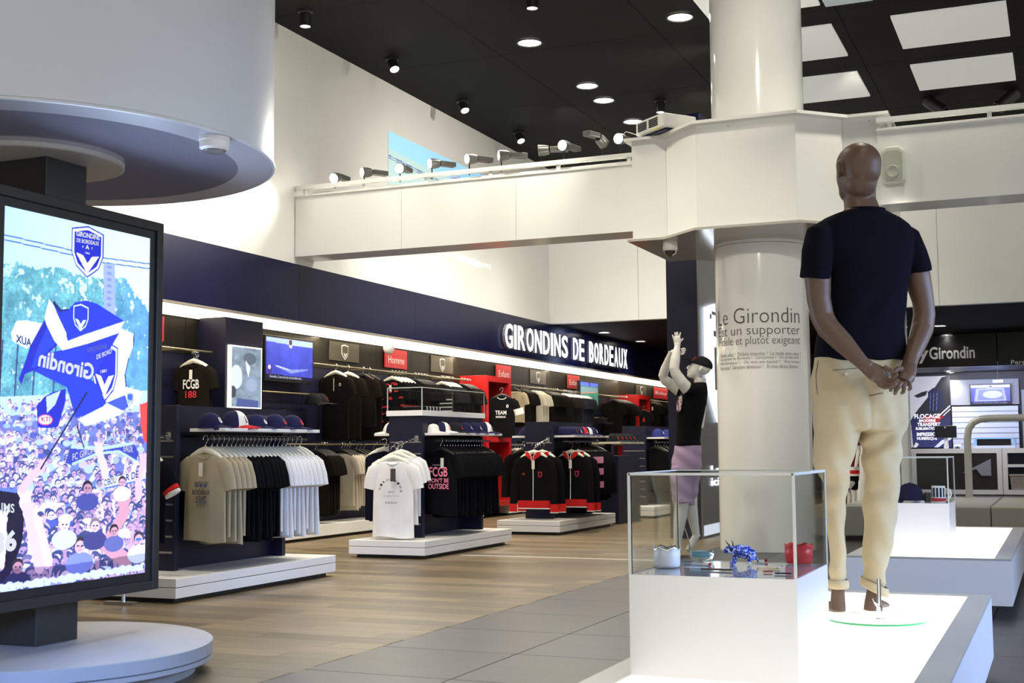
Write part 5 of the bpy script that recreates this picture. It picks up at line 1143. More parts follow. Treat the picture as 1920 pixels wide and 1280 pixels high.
for k in range(12):
    a = k*.52; G().lathe([(.0035,0), (.0035,.002), (.002,.002), (.002,0)], (p.x+.004*k-.008, p.y+.005*math.sin(a), p.z+.001+.001*(k % 2)), 10, axis=(math.sin(a)*.6,.3,1)).out('link', GOLD, t)
G().box((p.x-.035,p.y-.003,p.z+.0008), (p.x-.012,p.y+.003,p.z+.003)).out('clasp_plate', GOLD, t)
for i, (px, py, m, lb) in enumerate(((1468,1076,mat('navy lacquer'),'dark blue key fob lying at the right front corner'), (1440,1073,mat('red ink'),'thin red key fob in front of the gold bracelet'), (1464,1057,CHROME,'small silver badge behind the gold bracelet'))):
    t, p, c, s = flat('key_fob', px, py, [.05,.03,.018][i], [.012,.004,.01][i], .004, .2, m, lb, 'key fob')
    G().lathe([(.005,0), (.005,.0015), (.0035,.0015), (.0035,0)], (p.x+.03,p.y+.006,p.z+.001), 14).out('ring', CHROME, t)
# ---------------------------------------------------------------- bench, rail, shop counter at the back
def block(x0, x1, y0, y1, z0, z1, m, label):
    t = empty('upholstered_bench', ((x0+x1)/2, y0, 0), label=label, cat='bench')
    G().box((x0+.05,y0+.08,0), (x1-.05,y1-.05,z0)).out('dark_foot', BLACKM, t)
    G().box((x0,y0,z0), (x1,y1,z1-.005)).out('bench_body', m, t, bevel=.02)
block(-2.35, -.745, 15.0, 17.8, .05, .40, mat('beige leather', (.30,.305,.28), .4), 'pale grey-beige bench block behind the second platform, left part')
block(-.74, 1.2, 15.0, 17.8, .05, .40, mat('beige leather right', (.31,.31,.26), .4), 'pale beige bench block behind the second platform, right part')
t = empty('tubular_rail', (-1.1, 17.6, .4), label='thick grey tubular rail bent at the top, standing behind the bench', cat='handrail')
P = [(-1.12,17.58,.40), (-1.12,17.58,1.15), (-1.10,17.58,1.27), (-1.04,17.58,1.355), (-.95,17.58,1.395), (-.85,17.58,1.405), (-.3,17.58,1.405), (1.0,17.58,1.405)]
G().tube(P, .045, 16).out('bent_tube', mat('satin grey tube', (.36,.36,.34), .35, .3), t, smooth='auto')
g = G().lathe([(.07,0), (.07,.01), (.047,.012)], (-1.12,17.58,.396), 24).out('foot_flange', STEEL, t)
# sign band
t = empty('sign_band', (-1.5, 27, 2.9), label='black sign band with white words ending in y Girondin, over the counter', cat='sign')
G().box((-3.4,27.0,2.62), (-1.12,27.2,3.265)).out('band_panel', mat('black band', (.008,.008,.01), .3), t); G().box((-1.10,27.0,2.62), (3,27.2,3.265)).out('band_panel', mat('black band'), t)
SGL = mat('pale sign letters', (.55,.55,.55), .5, emit=(.6,.6,.62), es=.12)
p = on(1722, 676, y=26.99); q = on(1742, 651, y=26.99); e = on(1828, 669, y=26.99)
text('y', (p.x,26.985,2.705), (.20,0,0), (0,0,.26), SGL, parent=t, bold=.02); text('Girondin', (q.x,26.985,2.78), (e.x-q.x,0,0), (0,0,.25), SGL, parent=t, bold=.02)
text('b', (p.x-.26,26.985,2.78), (.20,0,0), (0,0,.25), SGL, parent=t, bold=.02)
p = on(1896, 683, y=26.99); text('Personnalisation', (p.x,26.985,2.63), (.95,0,0), (0,0,.09), SGL, parent=t)
# counter
CM = mat('counter white', (.85,.85,.83), .35); CB = mat('counter black', (.02,.018,.018), .35)
def counter(x0, x1, y, label, inner, nook=False):
    t = empty('shop_counter', ((x0+x1)/2, y, 0), label=label, cat='counter')
    G().box((x0,y,.90), (x1,y+.7,1.0)).out('worktop', CM, t); G().box((x0,y,.02), (x1,y+.7,.12)).out('base_board', CM, t)
    for a in (x0, x1-.10): G().box((a,y,.12), (a+.10,y+.7,.90)).out('side_upright', CM, t)
    if nook: G().box((x0+.1,y,.60), (x1-.1,y+.5,.66)).out('shelf', CM, t)
    G().box((x0+.1,y+(.5 if nook else .02),.12), (x1-.1,y+.55,.90)).out('front_infill', inner, t)
    return t
counter(-3.05, -1.20, 29.5, 'black-fronted white counter under the flocking poster', CB)
counter(-1.19, -.42, 29.5, 'narrow white counter nook with a basket inside', mat('dark blue infill', (.015,.02,.06), .4), True)
counter(-.41, 1.6, 29.5, 'white counter with dark front at the right edge', mat('dark red brown infill', (.05,.015,.012), .4))
t = empty('arrow_panel', (-1.55, 29.47, .5), label='grey arrow-like panel on the black counter front', cat='sign')
G().prism([(-2.02,29.49,.47), (-1.42,29.49,.78), (-1.42,29.49,.42), (-1.62,29.49,.42), (-1.72,29.49,.56)], (0,-.02,0)).out('arrow_plate', mat('grey wall'), t)
t = empty('storage_basket', (-.95, 29.6, .12), label='beige basket standing in the counter nook', cat='basket')
G().rings([[(-1.03,29.55,.123), (-.72,29.55,.123), (-.72,29.9,.123), (-1.03,29.9,.123)], [(-1.06,29.53,.42), (-.68,29.53,.42), (-.68,29.93,.42), (-1.06,29.93,.42)]]).out('basket_body', mat('beige basket', (.32,.29,.24), .8, noise=.2, nscale=40), t)
G().box((-1.07,29.52,.42), (-.67,29.94,.45)).out('rim', mat('beige rim', (.45,.42,.36), .8), t)
# flocking poster
cv = Canvas(120, 200, srgb(165,165,170)); 
cv.poly([(.92,0),(1,0),(1,1),(.05,1),(0,.62),(.12,.52),(.20,.46),(.50,.26),(.80,.02)], srgb(26,26,34)); m = (cv.Y > .55) & (cv.a[..., 0] < .1); cv.a[m] = np.array(srgb(45,48,95))*(.3+.9*np.clip((cv.Y[m]-.5)*1.6, 0, 1))[:, None]
cv.poly([(.10,.27),(.30,.22),(.45,.20),(.40,.27),(.20,.30)], srgb(24,24,30)); cv.poly([(.45,.22),(.60,.16),(.80,.20),(.86,.45),(.74,.42),(.70,.50),(.50,.50),(.46,.40)], srgb(18,20,50)); 
for a in (.52,.6,.68): cv.line(a,.24,a-.03,.48,.006,srgb(90,95,150))
cv.line(.98,.42,.70,.56,.012,srgb(225,225,240)); cv.line(1,.46,.78,.57,.008,srgb(225,225,240)); cv.poly([(.32,.56),(.85,.55),(.72,.63),(.55,.68),(.30,.66)], srgb(120,25,30)); cv.poly([(.04,1),(.12,.92),(.19,.95),(.12,1)], srgb(200,200,200)); cv.poly([(.55,1),(.75,.90),(1,.85),(1,.88),(.8,.94),(.66,1)], srgb(190,195,240))
t = empty('poster', (-2.7, 30.9, 1.8), label='tall dark poster with FLOCAGE BRODERIE TRANSFERT lettering behind the counter', cat='poster')
G().box((-3.2,30.93,1.02), (-2.30,30.99,2.66)).out('poster_board', BLACKP, t)
picture(cv, (-3.19,30.925,1.03), (.88,0,0), (0,0,1.62), mat('lit poster', attr='paint', emit=(1,1,1), es=.35), 'picture', t)
PW_ = mat('poster lettering', (.8,.8,.85), .5, emit=(.9,.9,1), es=.5)
for s, x, z, w, h in (('FLOCAGE',-3.10,1.69,.56,.10), ('BRODERIE',-3.0,1.61,.36,.06), ('TRANSFERT',-3.04,1.51,.50,.085), ('SUBLIMATION',-3.08,1.43,.47,.06), ('IMPRESSION',-3.06,1.29,.48,.08), ('NUMERIQUE',-3.06,1.19,.44,.08)): text(s, (x,30.92,z), (w,0,0), (0,0,h), PW_, parent=t, bold=.02)
cvt = Canvas(90, 52, srgb(40,40,120)); n = cvt.noise(7, 9); cvt.a = np.array(srgb(60,60,170))*(.6+.7*n)[..., None]; cvt.poly([(.1,.0),(1,.0),(1,1),(.05,1)], srgb(90,95,215), .4); cvt.poly([(.14,.18),(.84,.16),(.90,.84),(.08,.86)], srgb(140,145,235)); cvt.poly([(.20,.25),(.80,.24),(.84,.78),(.16,.80)], srgb(105,110,215)); cvt.ell(.55,.5,.25,.2,srgb(160,165,235)); cvt.poly([(0,0),(1,0),(1,.13),(0,.12)], srgb(225,235,255)); crest(cvt,.46,.0,.09,.22,srgb(60,60,150),srgb(230,235,255)); cvt.poly([(0,.88),(1,.86),(1,1),(0,1)], srgb(20,18,70))
t = tv(-1.88,-1.01,1.965,2.44,30.9,'wall screen showing a white-framed blue image, above the slatted wall', cvt, axis='X')
text('Fan & passion de Bordeaux en direct du magasin', (-1.80,30.893,2.0), (.7,0,0), (0,0,.03), SB, 'caption', t)
t = empty('slatted_panel', (-1.6, 30.99, 1.5), label='white slatted wall panel behind the counter, under the screen', cat='wall panel')
for k in range(8): G().box((-2.28,30.95,.98+.122*k), (-.88,31.0,1.09+.122*k)).out('slat', mat('cool white slat', (.62,.66,.80), .4), t)
light('AREA', (-1.5, 29.6, 2.6), 20, (.62,.68,1), aim=(-1.5, 31, 1.2), size=1.6, sy=.4)  # unseen bluish lamp added to brighten the slatted wall
t = empty('point_of_sale_screen', (-2.3, 29.9, 1.0), label='black cash desk screen on a pale stand, seen from behind on the counter', cat='monitor')
G().box((-2.58,29.85,1.235), (-2.12,29.91,1.50)).out('screen_back', BLACKP, t, bevel=.01); G().prism([(-2.40,29.9,1.001), (-2.30,29.9,1.001), (-2.32,29.93,1.38), (-2.38,29.93,1.38)], (0,.06,0)).out('stand', PLAIN, t); G().ball((-2.36,29.845,1.46), .02, n=10).out('hinge_cap', STEEL, t)
t = empty('desk_lamp', (-2.14, 29.75, 1.0), label='small round white lamp on a dark foot, right of the cash desk screen', cat='lamp')
G().lathe([(.07,.06), (.075,.075), (.07,.09), (.003,.092)], (-2.10,29.7,1.0), 20).out('lamp_head', mat('small lamp glow', (1,1,1), .4, emit=(.9,.93,1), es=1.2), t); G().lathe([(.05,.002), (.05,.03), (.01,.035), (.01,.062)], (-2.10,29.7,1.0), 16).out('foot', BLACKP, t)
t = empty('label_printer', (-1.35, 29.8, 1.0), label='wide blue-lit printer on the counter, right of the bent rail', cat='printer')
G().box((-1.74,29.65,1.001), (-.92,30.1,1.06)).out('printer_base', mat('cool white slat'), t, bevel=.006); G().box((-1.70,29.68,1.06), (-1.02,30.1,1.20)).out('printer_slot', BLACKP, t); G().box((-1.76,29.66,1.20), (-.96,30.1,1.235)).out('printer_lid', mat('light blue plastic', (.3,.6,.95), .3), t, bevel=.005)  # lid and sides simply coloured light blue
for x in (-1.76, -.98): G().box((x-.0,29.66,1.06), (x+.06,30.1,1.20)).out('printer_side', mat('light blue plastic'), t)
# red shelves of the far shop, just right of the counter (seen through the case as reflections in the photo) are left out
# ceiling signs over the counter
p = on(1871, 714, y=30.0)
t = empty('hanging_sign', (p.x, 30, p.z), label='tiny lit hanging sign above the wall screen at the counter', cat='sign')
G().box((p.x-.10,30,p.z-.03), (p.x+.10,30.02,p.z+.02)).out('sign_plate', mat('small lamp glow'), t)
G().tube([(p.x,30.01,p.z+.02), (p.x,30.01,2.72)], .006, 6).out('rod', BLACKM, t)
# ---------------------------------------------------------------- brown mannequin seen from behind, hands clasped on its back
D1 = 5.28
vh = Vector((on(1625, 700, y=5.4)-CAMP)[:2]+(0,)) if False else None
q = on(1625, 700, y=5.4)-CAMP; vh = Vector((q.x, q.y, 0)).normalized(); vr = Vector((vh.y, -vh.x, 0))
def rotz(v, a): return Matrix.Rotation(math.radians(a), 3, 'Z') @ v
TH = 25; bf = rotz(vh, TH); br = rotz(vr, TH)
def Mp(px, py, off=0): return at(px, py, D1+off)
K1 = D1/FPX
def tubep(g, pts, n=16, flat=1, side=None): 
    return g.tube([Mp(a, b, c) for a, b, c, r in pts], [r*K1 for a, b, c, r in pts], n, side=side if side else tuple(vr), flat=flat)
def bring(py, xl, xr, off, b, th=TH, n=40, pw=.85, right=None):
    c = Mp((xl+xr)/2, py, off); w = (xr-xl)/2*K1; t = math.radians(th); rgt = rotz(vr, th); fw = rotz(vh, th)
    a = math.sqrt(max(w*w-(b*math.sin(t))**2, 1e-4))/math.cos(t)
    out = []
    for j in range(n):
        u = 2*PI*j/n; ca, sa = math.cos(u), math.sin(u)
        out.append(c+rgt*(a*math.copysign(abs(ca)**pw, ca))+fw*(b*math.copysign(abs(sa)**pw, sa)))
    return out
base = Mp(1650, 1158, 0); base.z = .382
man = empty('mannequin', (base.x, base.y, .382), label='brown bald mannequin in navy T-shirt and beige trousers, seen from behind, hands clasped', cat='mannequin')
SKM = mat('brown mannequin finish', (.108,.064,.040), .42, noise=.05, nscale=4, spec=.35)
g = G()
face = rotz(vh, 36); fr_ = rotz(vr, 36); up = Vector((0,0,1))
hc = Mp(1606, 313, 0)
def H(f, r, u): return hc+face*f+fr_*r+up*u
Rm = Matrix((fr_, face, up)).transposed()
g.ball(H(-.014,0,.008), 1, (.083,.104,.088), 32, Rm)
g.ball(H(.022,0,-.035), 1, (.070,.070,.092), 24, Rm)
g.ball(H(.046,0,-.090), 1, (.050,.046,.052), 20, Rm)
g.ball(H(-.036,0,-.022), 1, (.074,.078,.072), 24, Rm)
g.ball(H(.030,0,-.075), 1, (.060,.052,.060), 20, Rm)
g.ball(H(-.022,0,-.066), 1, (.068,.068,.066), 20, Rm)
g.tube([H(.085,0,-.002), H(.098,0,-.022), H(.104,0,-.036), H(.092,0,-.046)], [.008,.009,.011,.008], 12)
g.tube([H(.084,-.020,-.070), H(.092,0,-.068), H(.084,.020,-.070)], [.005,.007,.005], 10); g.tube([H(.082,-.016,-.082), H(.090,0,-.082), H(.082,.016,-.082)], [.005,.008,.005], 10)
g.ball(H(.070,0,-.118), 1, (.024,.018,.018), 14, Rm)
for s in (-1, 1): g.ball(H(.078,s*.030,-.012), 1, (.016,.010,.010), 12, Rm)
g.rings([bring(322,1577,1643,.012,.058,30), bring(345,1579,1641,.014,.055,30), bring(372,1583,1640,.015,.056,30), bring(392,1585,1648,.005,.062,30), bring(408,1572,1664,0,.08), bring(425,1550,1690,0,.09), bring(450,1535,1700,.0,.09), bring(500,1560,1690,.0,.09)])
# ears
for s in (-1, 1):
    g.tube([H(.006,s*.080,.004), H(-.006,s*.093,.014), H(-.018,s*.101,-.002), H(-.014,s*.096,-.028), H(.002,s*.082,-.050)], [.007,.008,.008,.008,.007], 10)
    g.ball(H(-.002,s*.080,-.014), 1, (.008,.014,.026), 12, Rm)
# arms
LA = [(1534,440,-.09,22), (1533,470,-.10,24), (1533,520,-.10,24.5), (1535,560,-.10,22), (1542,595,-.11,21.5), (1553,615,-.13,21.5), (1580,642,-.18,19.5), (1604,667,-.22,15), (1618,681,-.235,12.8), (1630,690,-.24,13.5)]
RA = [(1702,445,.07,21), (1712,475,.07,23), (1720,520,.06,25), (1731,565,.05,20.5), (1733,590,.04,20.5), (1729,617,.02,21), (1718,648,-.05,17.5), (1709,672,-.10,13.5), (1704,690,-.14,13.5)]
tubep(g, LA, 20); tubep(g, RA, 20)
body_g = g
put(remesh(g, .0045, 14), 'body', SKM, man)
# hands built apart at a finer grain, then joined to the wrists
def finger(g, pts, r): tubep(g, [(a, b, c, r*(1-.10*i)) for i, (a, b, c) in enumerate(pts)], 12)
g = G()
tubep(g, [(1612,675,-.228,12.5), (1626,688,-.24,13.2), (1640,698,-.25,16), (1652,704,-.255,16.5), (1660,712,-.258,13)], 18, flat=.72)
finger(g, [(1655,697,-.262), (1661,688,-.272), (1671,695,-.285), (1681,701,-.292)], 5.0)              # thumb
finger(g, [(1656,706,-.262), (1666,713,-.280), (1675,709,-.298), (1683,700,-.305)], 4.6)              # index
finger(g, [(1652,712,-.262), (1662,720,-.28), (1674,718,-.30), (1684,711,-.31)], 4.6)
finger(g, [(1648,714,-.26), (1656,724,-.275), (1668,725,-.295), (1680,719,-.308)], 4.5)
finger(g, [(1642,711,-.258), (1649,722,-.268), (1659,727,-.28), (1670,726,-.29)], 4.1)
tubep(g, [(1709,668,-.095,13.5), (1705,684,-.13,13.8), (1701,697,-.17,16.5), (1697,708,-.20,17), (1693,716,-.215,14)], 18, flat=.72)
finger(g, [(1690,690,-.18), (1682,692,-.215), (1676,698,-.245), (1673,705,-.26)], 5.0)                # thumb
finger(g, [(1684,713,-.215), (1677,722,-.235), (1671,728,-.225), (1670,732,-.21)], 4.6)
finger(g, [(1690,716,-.22), (1684,726,-.24), (1679,733,-.235), (1678,738,-.22)], 4.7)
finger(g, [(1697,717,-.22), (1695,727,-.24), (1694,734,-.238), (1691,737,-.22)], 4.6)
finger(g, [(1704,713,-.21), (1706,722,-.23), (1707,728,-.228), (1704,731,-.21)], 4.2)
hands = put(remesh(g, .0018, 3), 'clasped_hands', SKM, man)
# feet
g = G()
tubep(g, [(1570,1060,-.03,14), (1571,1100,-.03,12), (1571,1125,-.03,13.5), (1570,1143,-.03,16)], 16)
g.ball(Mp(1571,1143,-.02), .030, (1.05,1.2,.9), 14)
f0 = Mp(1571, 1146, -.02); fd = rotz(vh, 40)
g.tube([f0, f0+fd*.07+up*.012, f0+fd*.14+up*.0, f0+fd*.20-up*.006], [.028,.032,.036,.018], 14, side=tuple(rotz(vr, 40)), flat=[.9,.8,.5,.5])
tubep(g, [(1640,1075,0,13), (1637,1105,0,11.5), (1634,1128,0,13), (1634,1143,0,15)], 16)
g.ball(Mp(1634,1141,.01), .028, (1.05,1.2,.9), 14)
f0 = Mp(1636, 1142, .02); fd = rotz(vh, -15)
g.tube([f0, f0+fd*.07+up*.014, f0+fd*.14+up*.002, f0+fd*.20-up*.004], [.026,.031,.036,.018], 14, side=tuple(rotz(vr, -15)), flat=[.9,.8,.5,.5])
def clampz(co, no): co[:, 2] = np.maximum(co[:, 2], .3845); return co
put(remesh(g, .0035, 5), 'feet', SKM, man, disp=clampz)
# T-shirt
g = G()
g.rings([bring(394,1587,1655,.004,.064), bring(401,1568,1668,0,.078), bring(410,1549,1686,0,.092), bring(422,1532,1702,0,.10), bring(440,1524,1710,0,.108), bring(470,1532,1708,0,.115), bring(505,1545,1704,0,.118), bring(545,1550,1698,0,.115), bring(590,1544,1692,0,.112), bring(625,1536,1692,0,.114), bring(650,1531,1694,0,.12), bring(668,1530,1694,0,.122), bring(677,1532,1692,0,.12)])
tubep(g, [(1547,425,-.07,13), (1535,437,-.085,23), (1532,470,-.10,28), (1531,500,-.10,28.5), (1528,523,-.10,28.5)], 20)
tubep(g, [(1690,428,.06,13), (1702,442,.07,22), (1712,475,.07,26), (1719,498,.06,26.5), (1722,512,.06,26)], 20)
def foldshirt(co, no):
    r = np.array(br[:]); z = co[:, 2]; s = (co-np.array(Mp(1610, 600)[:]))@r
    w = .007*np.sin(s*46+z*13)*np.clip((1.55-z)/.35, 0, 1) + .007*np.sin(z*60+s*25)*np.exp(-((z-1.14)/.10)**2) + .003*np.sin(z*34-s*50)*np.exp(-((z-1.62)/.08)**2)
    return co+no*w[:, None]
put(remesh(g, .0055, 5), 't_shirt', fabric('navy black cotton', (.0035,.0033,.007), .95), man, disp=foldshirt)
g = G(); g.tube([p+up*.002 for p in bring(395,1586,1656,.004,.066, n=32)]+[bring(395,1586,1656,.004,.066, n=32)[0]], .0045, 8); g.out('neck_rib', fabric('navy black cotton'), man, smooth=True)
# trousers
CHI = mat('beige chino', (.44,.36,.215), .85, noise=.06, nscale=9, bump=.25, bscale=420, spec=.2)
g = G()
g.rings([bring(664,1533,1690,0,.098), bring(676,1530,1691,0,.108), bring(700,1526,1696,-.005,.118), bring(735,1525,1699,-.015,.128), bring(765,1526,1698,-.015,.125), bring(790,1527,1697,-.01,.115), bring(808,1530,1694,-.005,.10)])
def leg(rows):
    g.rings([bring(py, xl, xr, off, (xr-xl)/2*K1*bb, 15, 28, .95) for py, xl, xr, off, bb in rows])
leg([(760,1529,1618,-.03,1.2), (800,1527,1614,-.02,1.15), (840,1527,1606,-.01,1.1), (870,1528,1597,0,1.1), (895,1531,1590,.0,1.1), (930,1543,1587,-.0,1.15), (960,1550,1585,-.01,1.25), (1000,1553,1584,-.02,1.3), (1040,1555,1585,-.03,1.3), (1070,1556,1586,-.03,1.3), (1092,1556,1587,-.03,1.3)])
leg([(760,1608,1698,.02,1.2), (800,1612,1696,.03,1.15), (840,1617,1691,.03,1.1), (880,1619,1686,.03,1.05), (930,1620,1684,.03,1.0), (980,1620,1680,.02,1.0), (1020,1619,1673,.01,1.0), (1060,1618,1664,0,1.05), (1085,1618,1658,0,1.05), (1100,1619,1656,0,1.05)])
def foldtr(co, no):
    r = np.array(br[:]); z = co[:, 2]; s = (co-np.array(Mp(1612, 900)[:]))@r
    L = np.where(s < 0, 1, 0)
    w = .009*np.sin((z*38+s*30))*np.exp(-((z-.93)/.07)**2)*np.where(s < 0, 1.2, .9)
    w += .008*np.sin((z-s*1.1)*55)*np.exp(-((z-1.07)/.06)**2)*(s > -.02)
    w += .006*np.sin((z*50-s*25))*np.exp(-((z-.86)/.07)**2)
    w += .003*np.sin(z*30+s*60)+.0035*np.sin(z*75+s*20)*np.exp(-((z-.50)/.10)**2)
    w += -.006*np.exp(-((s+.005-(1.13-z)*.15)/.012)**2)*(z > 1.08)
    return co+no*w[:, None]
tr = put(remesh(g, .0048, 5), 'trousers', CHI, man, disp=foldtr)
for (py, xl, xr, off, nm, ti) in ((1094,1555,1589,-.03,'L',0), (1099,1616,1663,.0,'R',8)):
    R = []
    for k, e in ((-8,0), (-6,2.0), (0,2.6), (6,2.4), (9,.5), (7,-2.0), (-5,-2.0)):
        ring = bring(py+k, xl-e, xr+e, off, (xr-xl+2*e)/2*K1*1.2, 15, 32, .95)
        c = sum(ring, Vector())/32
        R.append([p-up*((p-c).dot(vr)*(.12 if nm == 'L' else -.45)*-1*(1 if nm == 'R' else -1)) if ti else p for p in ring])
    G().rings(R, cap=False).out('turn_up_cuff', CHI, man, smooth=True)
# pocket drawn as a dark stroke, and button, on the left buttock
def backpt(px, py, d=0): return Mp(px, py, -.150+d)
dg = bpy.context.evaluated_depsgraph_get(); dg.update()
from mathutils.bvhtree import BVHTree
bt = BVHTree.FromPolygons([v.co+man.location for v in tr.data.vertices], [tuple(p.vertices) for p in tr.data.polygons])
def surf(px, py, lift=.002):
    d = (at(px, py, 1)-CAMP).normalized(); h = bt.ray_cast(CAMP, d)
    return (h[0]-d*lift) if h[0] else Mp(px, py, -.14)
G().tube([surf(px, 694-(px-1562)*.09, .0006) for px in range(1562, 1618, 6)], .0016, 6).out('welt_pocket', mat('dark pocket stroke', (.12,.09,.06), .9), man)
pb = surf(1586.5, 701, .002); G().lathe([(.0035,0), (.006,0), (.0065,.0015), (.0055,.0025), (.002,.0015)], pb, 16, axis=tuple(-bf)).out('button', mat('pale button', (.55,.45,.33), .4), man)
G().tube([surf(px, 742-(px-1630)*.22, .0006) for px in range(1630, 1656, 5)], .002, 6).out('seam_fold', mat('dark pocket stroke'), man)
# side pocket opening on the left
G().tube([surf(1534, 676, .001), surf(1530, 700, .001), surf(1531, 722, .001), surf(1533, 738, .001)], .002, 6).out('side_pocket', mat('dark pocket stroke'), man)
# stand: glass disc and chrome rod
t = man
dc = on(1646, 1158, z=.382)
GD = mat('greenish glass', (.97,.99,.95), .02, trans=1, ior=1.15); 
G().lathe([(.185,0), (.188,.002), (.188,.009), (.185,.011), (.002,.011)], (dc.x-.005,dc.y,.3715), 72).out('glass_disc', GD, t)
G().lathe([(.1885,.0015), (.1885,.0095)], (dc.x-.005,dc.y,.3715), 72).out('green_glass_rim', mat('green glass rim', (.05,.35,.12), .15), t)
rc = on(1650, 1161, z=.382)
G().lathe([(.016,0), (.017,.003), (.009,.005), (.009,.03), (.012,.032), (.012,.05), (.008,.052), (.0075,.155), (.004,.156)], (rc.x,rc.y,.3825), 20).out('chrome_rod', CHROME, t, smooth='auto')
G().tube([Vector((rc.x,rc.y,.425)), Vector((rc.x,rc.y,.43))-vr*.012+up*.012, Vector((rc.x,rc.y,.44))-vr*.024+up*.022], [.006,.007,.004], 10).out('clamp_lever', CHROME, t, smooth=True)
# ---------------------------------------------------------------- white mannequin clapping overhead (side view)
D2 = 12.55; K2 = D2/FPX
def Np(px, py, off=0): return at(px, py, D2+off)
q = on(1290, 800, y=12.3)-CAMP; vh2 = Vector((q.x, q.y, 0)).normalized(); vr2 = Vector((vh2.y, -vh2.x, 0))
fl = -vr2            # faces left in the picture
b2 = Np(1283, 1043); b2.z = 0
m2 = empty('mannequin', (b2.x, b2.y, 0), label='white mannequin in black T-shirt, lilac shorts and cap, arms raised clapping', cat='mannequin')
WM = mat('white mannequin finish', (.62,.60,.55), .35)
def t2(g, pts, n=14, flat=1, side=None): return g.tube([Np(a, b, c) for a, b, c, r in pts], [r*K2 for a, b, c, r in pts], n, side=tuple(side or vr2), flat=flat)
g = G()
hc2 = Np(1311, 692); R2 = Matrix((vh2, fl, up)).transposed(); tilt = Matrix.Rotation(math.radians(18), 3, vh2)
def H2(f, r, u): return hc2+tilt @ (fl*f+vh2*r+up*u)
R2 = tilt @ R2
g.ball(H2(-.012,0,.03), 1, (.076,.098,.082), 22, R2); g.ball(H2(.03,0,-.02), 1, (.062,.062,.085), 18, R2); g.ball(H2(.05,0,-.075), 1, (.04,.04,.035), 14, R2)
g.tube([H2(.095,0,.015), H2(.112,0,-.012), H2(.118,0,-.022), H2(.10,0,-.034)], [.008,.010,.012,.008], 10); g.tube([H2(.092,0,-.052), H2(.098,0,-.056), H2(.092,0,-.064)], [.01,.012,.01], 10); g.ball(H2(.078,0,-.088), .020, n=12)
for s in (-1, 1): g.tube([H2(-.01,s*.074,.03), H2(-.022,s*.082,.01), H2(-.008,s*.076,-.025)], [.010,.012,.009], 8)
t2(g, [(1313,708,0,11), (1312,722,0,11.5), (1309,735,0,15), (1303,760,0,22), (1298,800,0,21)], 18)
# near arm (right arm of figure)
t2(g, [(1298,733,-.14,13), (1288,728,-.17,12.5), (1278,716,-.19,11), (1267,700,-.19,10), (1264,690,-.19,9.2), (1266,675,-.17,9.4), (1268,660,-.14,7.6), (1270,650,-.12,5.6), (1270,643,-.11,5.6)], 16)
# far arm
t2(g, [(1288,738,.14,12), (1272,731,.17,11.5), (1258,720,.18,10.5), (1246,712,.17,9.6), (1243,704,.16,9), (1247,692,.13,9), (1253,676,.08,7.2), (1257,664,.03,5.4), (1259,660,.02,5.2)], 16)
put(remesh(g, .008, 5), 'body', WM, m2)
g = G()
t2(g, [(1270,650,-.12,5.4), (1270,643,-.11,6.4), (1270,637,-.105,7.2), (1269,632,-.10,6.2)], 14, flat=.55)
for a in ([(1264,636), (1262,631), (1260.5,627.5)], [(1267,632), (1266,626.5), (1265.5,622.5)], [(1270,631), (1270,625.5), (1270,621.5)], [(1273.5,632), (1275,626.5), (1276,622.8)], [(1274,641), (1278.5,637.5), (1281,634)]):
    t2(g, [(x, y, -.10, 1.9-.2*i) for i, (x, y) in enumerate(a)], 10)
t2(g, [(1258,662,.03,5.2), (1262,659,.0,6.2), (1268,660,-.03,7), (1274,660,-.05,6.2)], 14, flat=.6)
for a in ([(1277,655), (1281,653.5), (1285,653)], [(1278,658), (1282,656.5), (1286,656)], [(1278,661), (1282,660), (1285,659.5)], [(1276,664), (1280,663.5), (1283,663)], [(1258,661), (1254.5,659.5), (1254,658)]):
    t2(g, [(x, y, -.05, 1.9-.2*i) for i, (x, y) in enumerate(a)], 10)
put(remesh(g, .0038, 3), 'clapping_hands', WM, m2)
g = G()
t2(g, [(1276,930,-.04,17), (1277,950,-.04,13.5), (1275,970,-.04,12.5), (1272,995,-.04,10), (1270,1015,-.04,7.5), (1270,1030,-.04,8)], 16)
g.tube([Np(1274,1036,-.04), Np(1262,1040,-.05), Np(1252,1043,-.06)], [.045,.04,.025], 12, flat=.7)
t2(g, [(1292,925,.06,16), (1295,945,.06,12.5), (1298,965,.06,11), (1302,985,.06,8.5), (1305,1000,.06,7.5)], 16)
g.tube([Np(1309,1000,.06), Np(1302,1010,.05), Np(1295,1024,.04), Np(1288,1032,.03)], [.035,.036,.034,.02], 12)
put(remesh(g, .008, 4), 'legs', WM, m2, disp=lambda co, no: np.column_stack([co[:, :2], np.maximum(co[:, 2], .004)]))
def ring2(py, xl, xr, b, off=0, n=32, pw=.85):
    c = Np((xl+xr)/2, py, off); a = (xr-xl)/2*K2
    return [c+vr2*(a*math.copysign(abs(math.cos(u))**pw, math.cos(u)))+vh2*(b*math.copysign(abs(math.sin(u))**pw, math.sin(u))) for u in [2*PI*j/n for j in range(n)]]
g = G()
g.rings([ring2(717,1300,1324,.09), ring2(724,1290,1326,.15), ring2(735,1277,1327,.185), ring2(755,1270,1325,.19), ring2(780,1267,1320,.18), ring2(805,1267,1315,.17), ring2(825,1266,1313,.17), ring2(836,1265,1315,.175)])
t2(g, [(1306,732,-.13,14), (1296,731,-.17,14.5), (1289,726,-.185,14.5)], 16); t2(g, [(1290,738,.13,13), (1280,735,.16,13.5), (1272,732,.17,13)], 16)
put(remesh(g, .009, 4), 't_shirt', F['black'], m2)
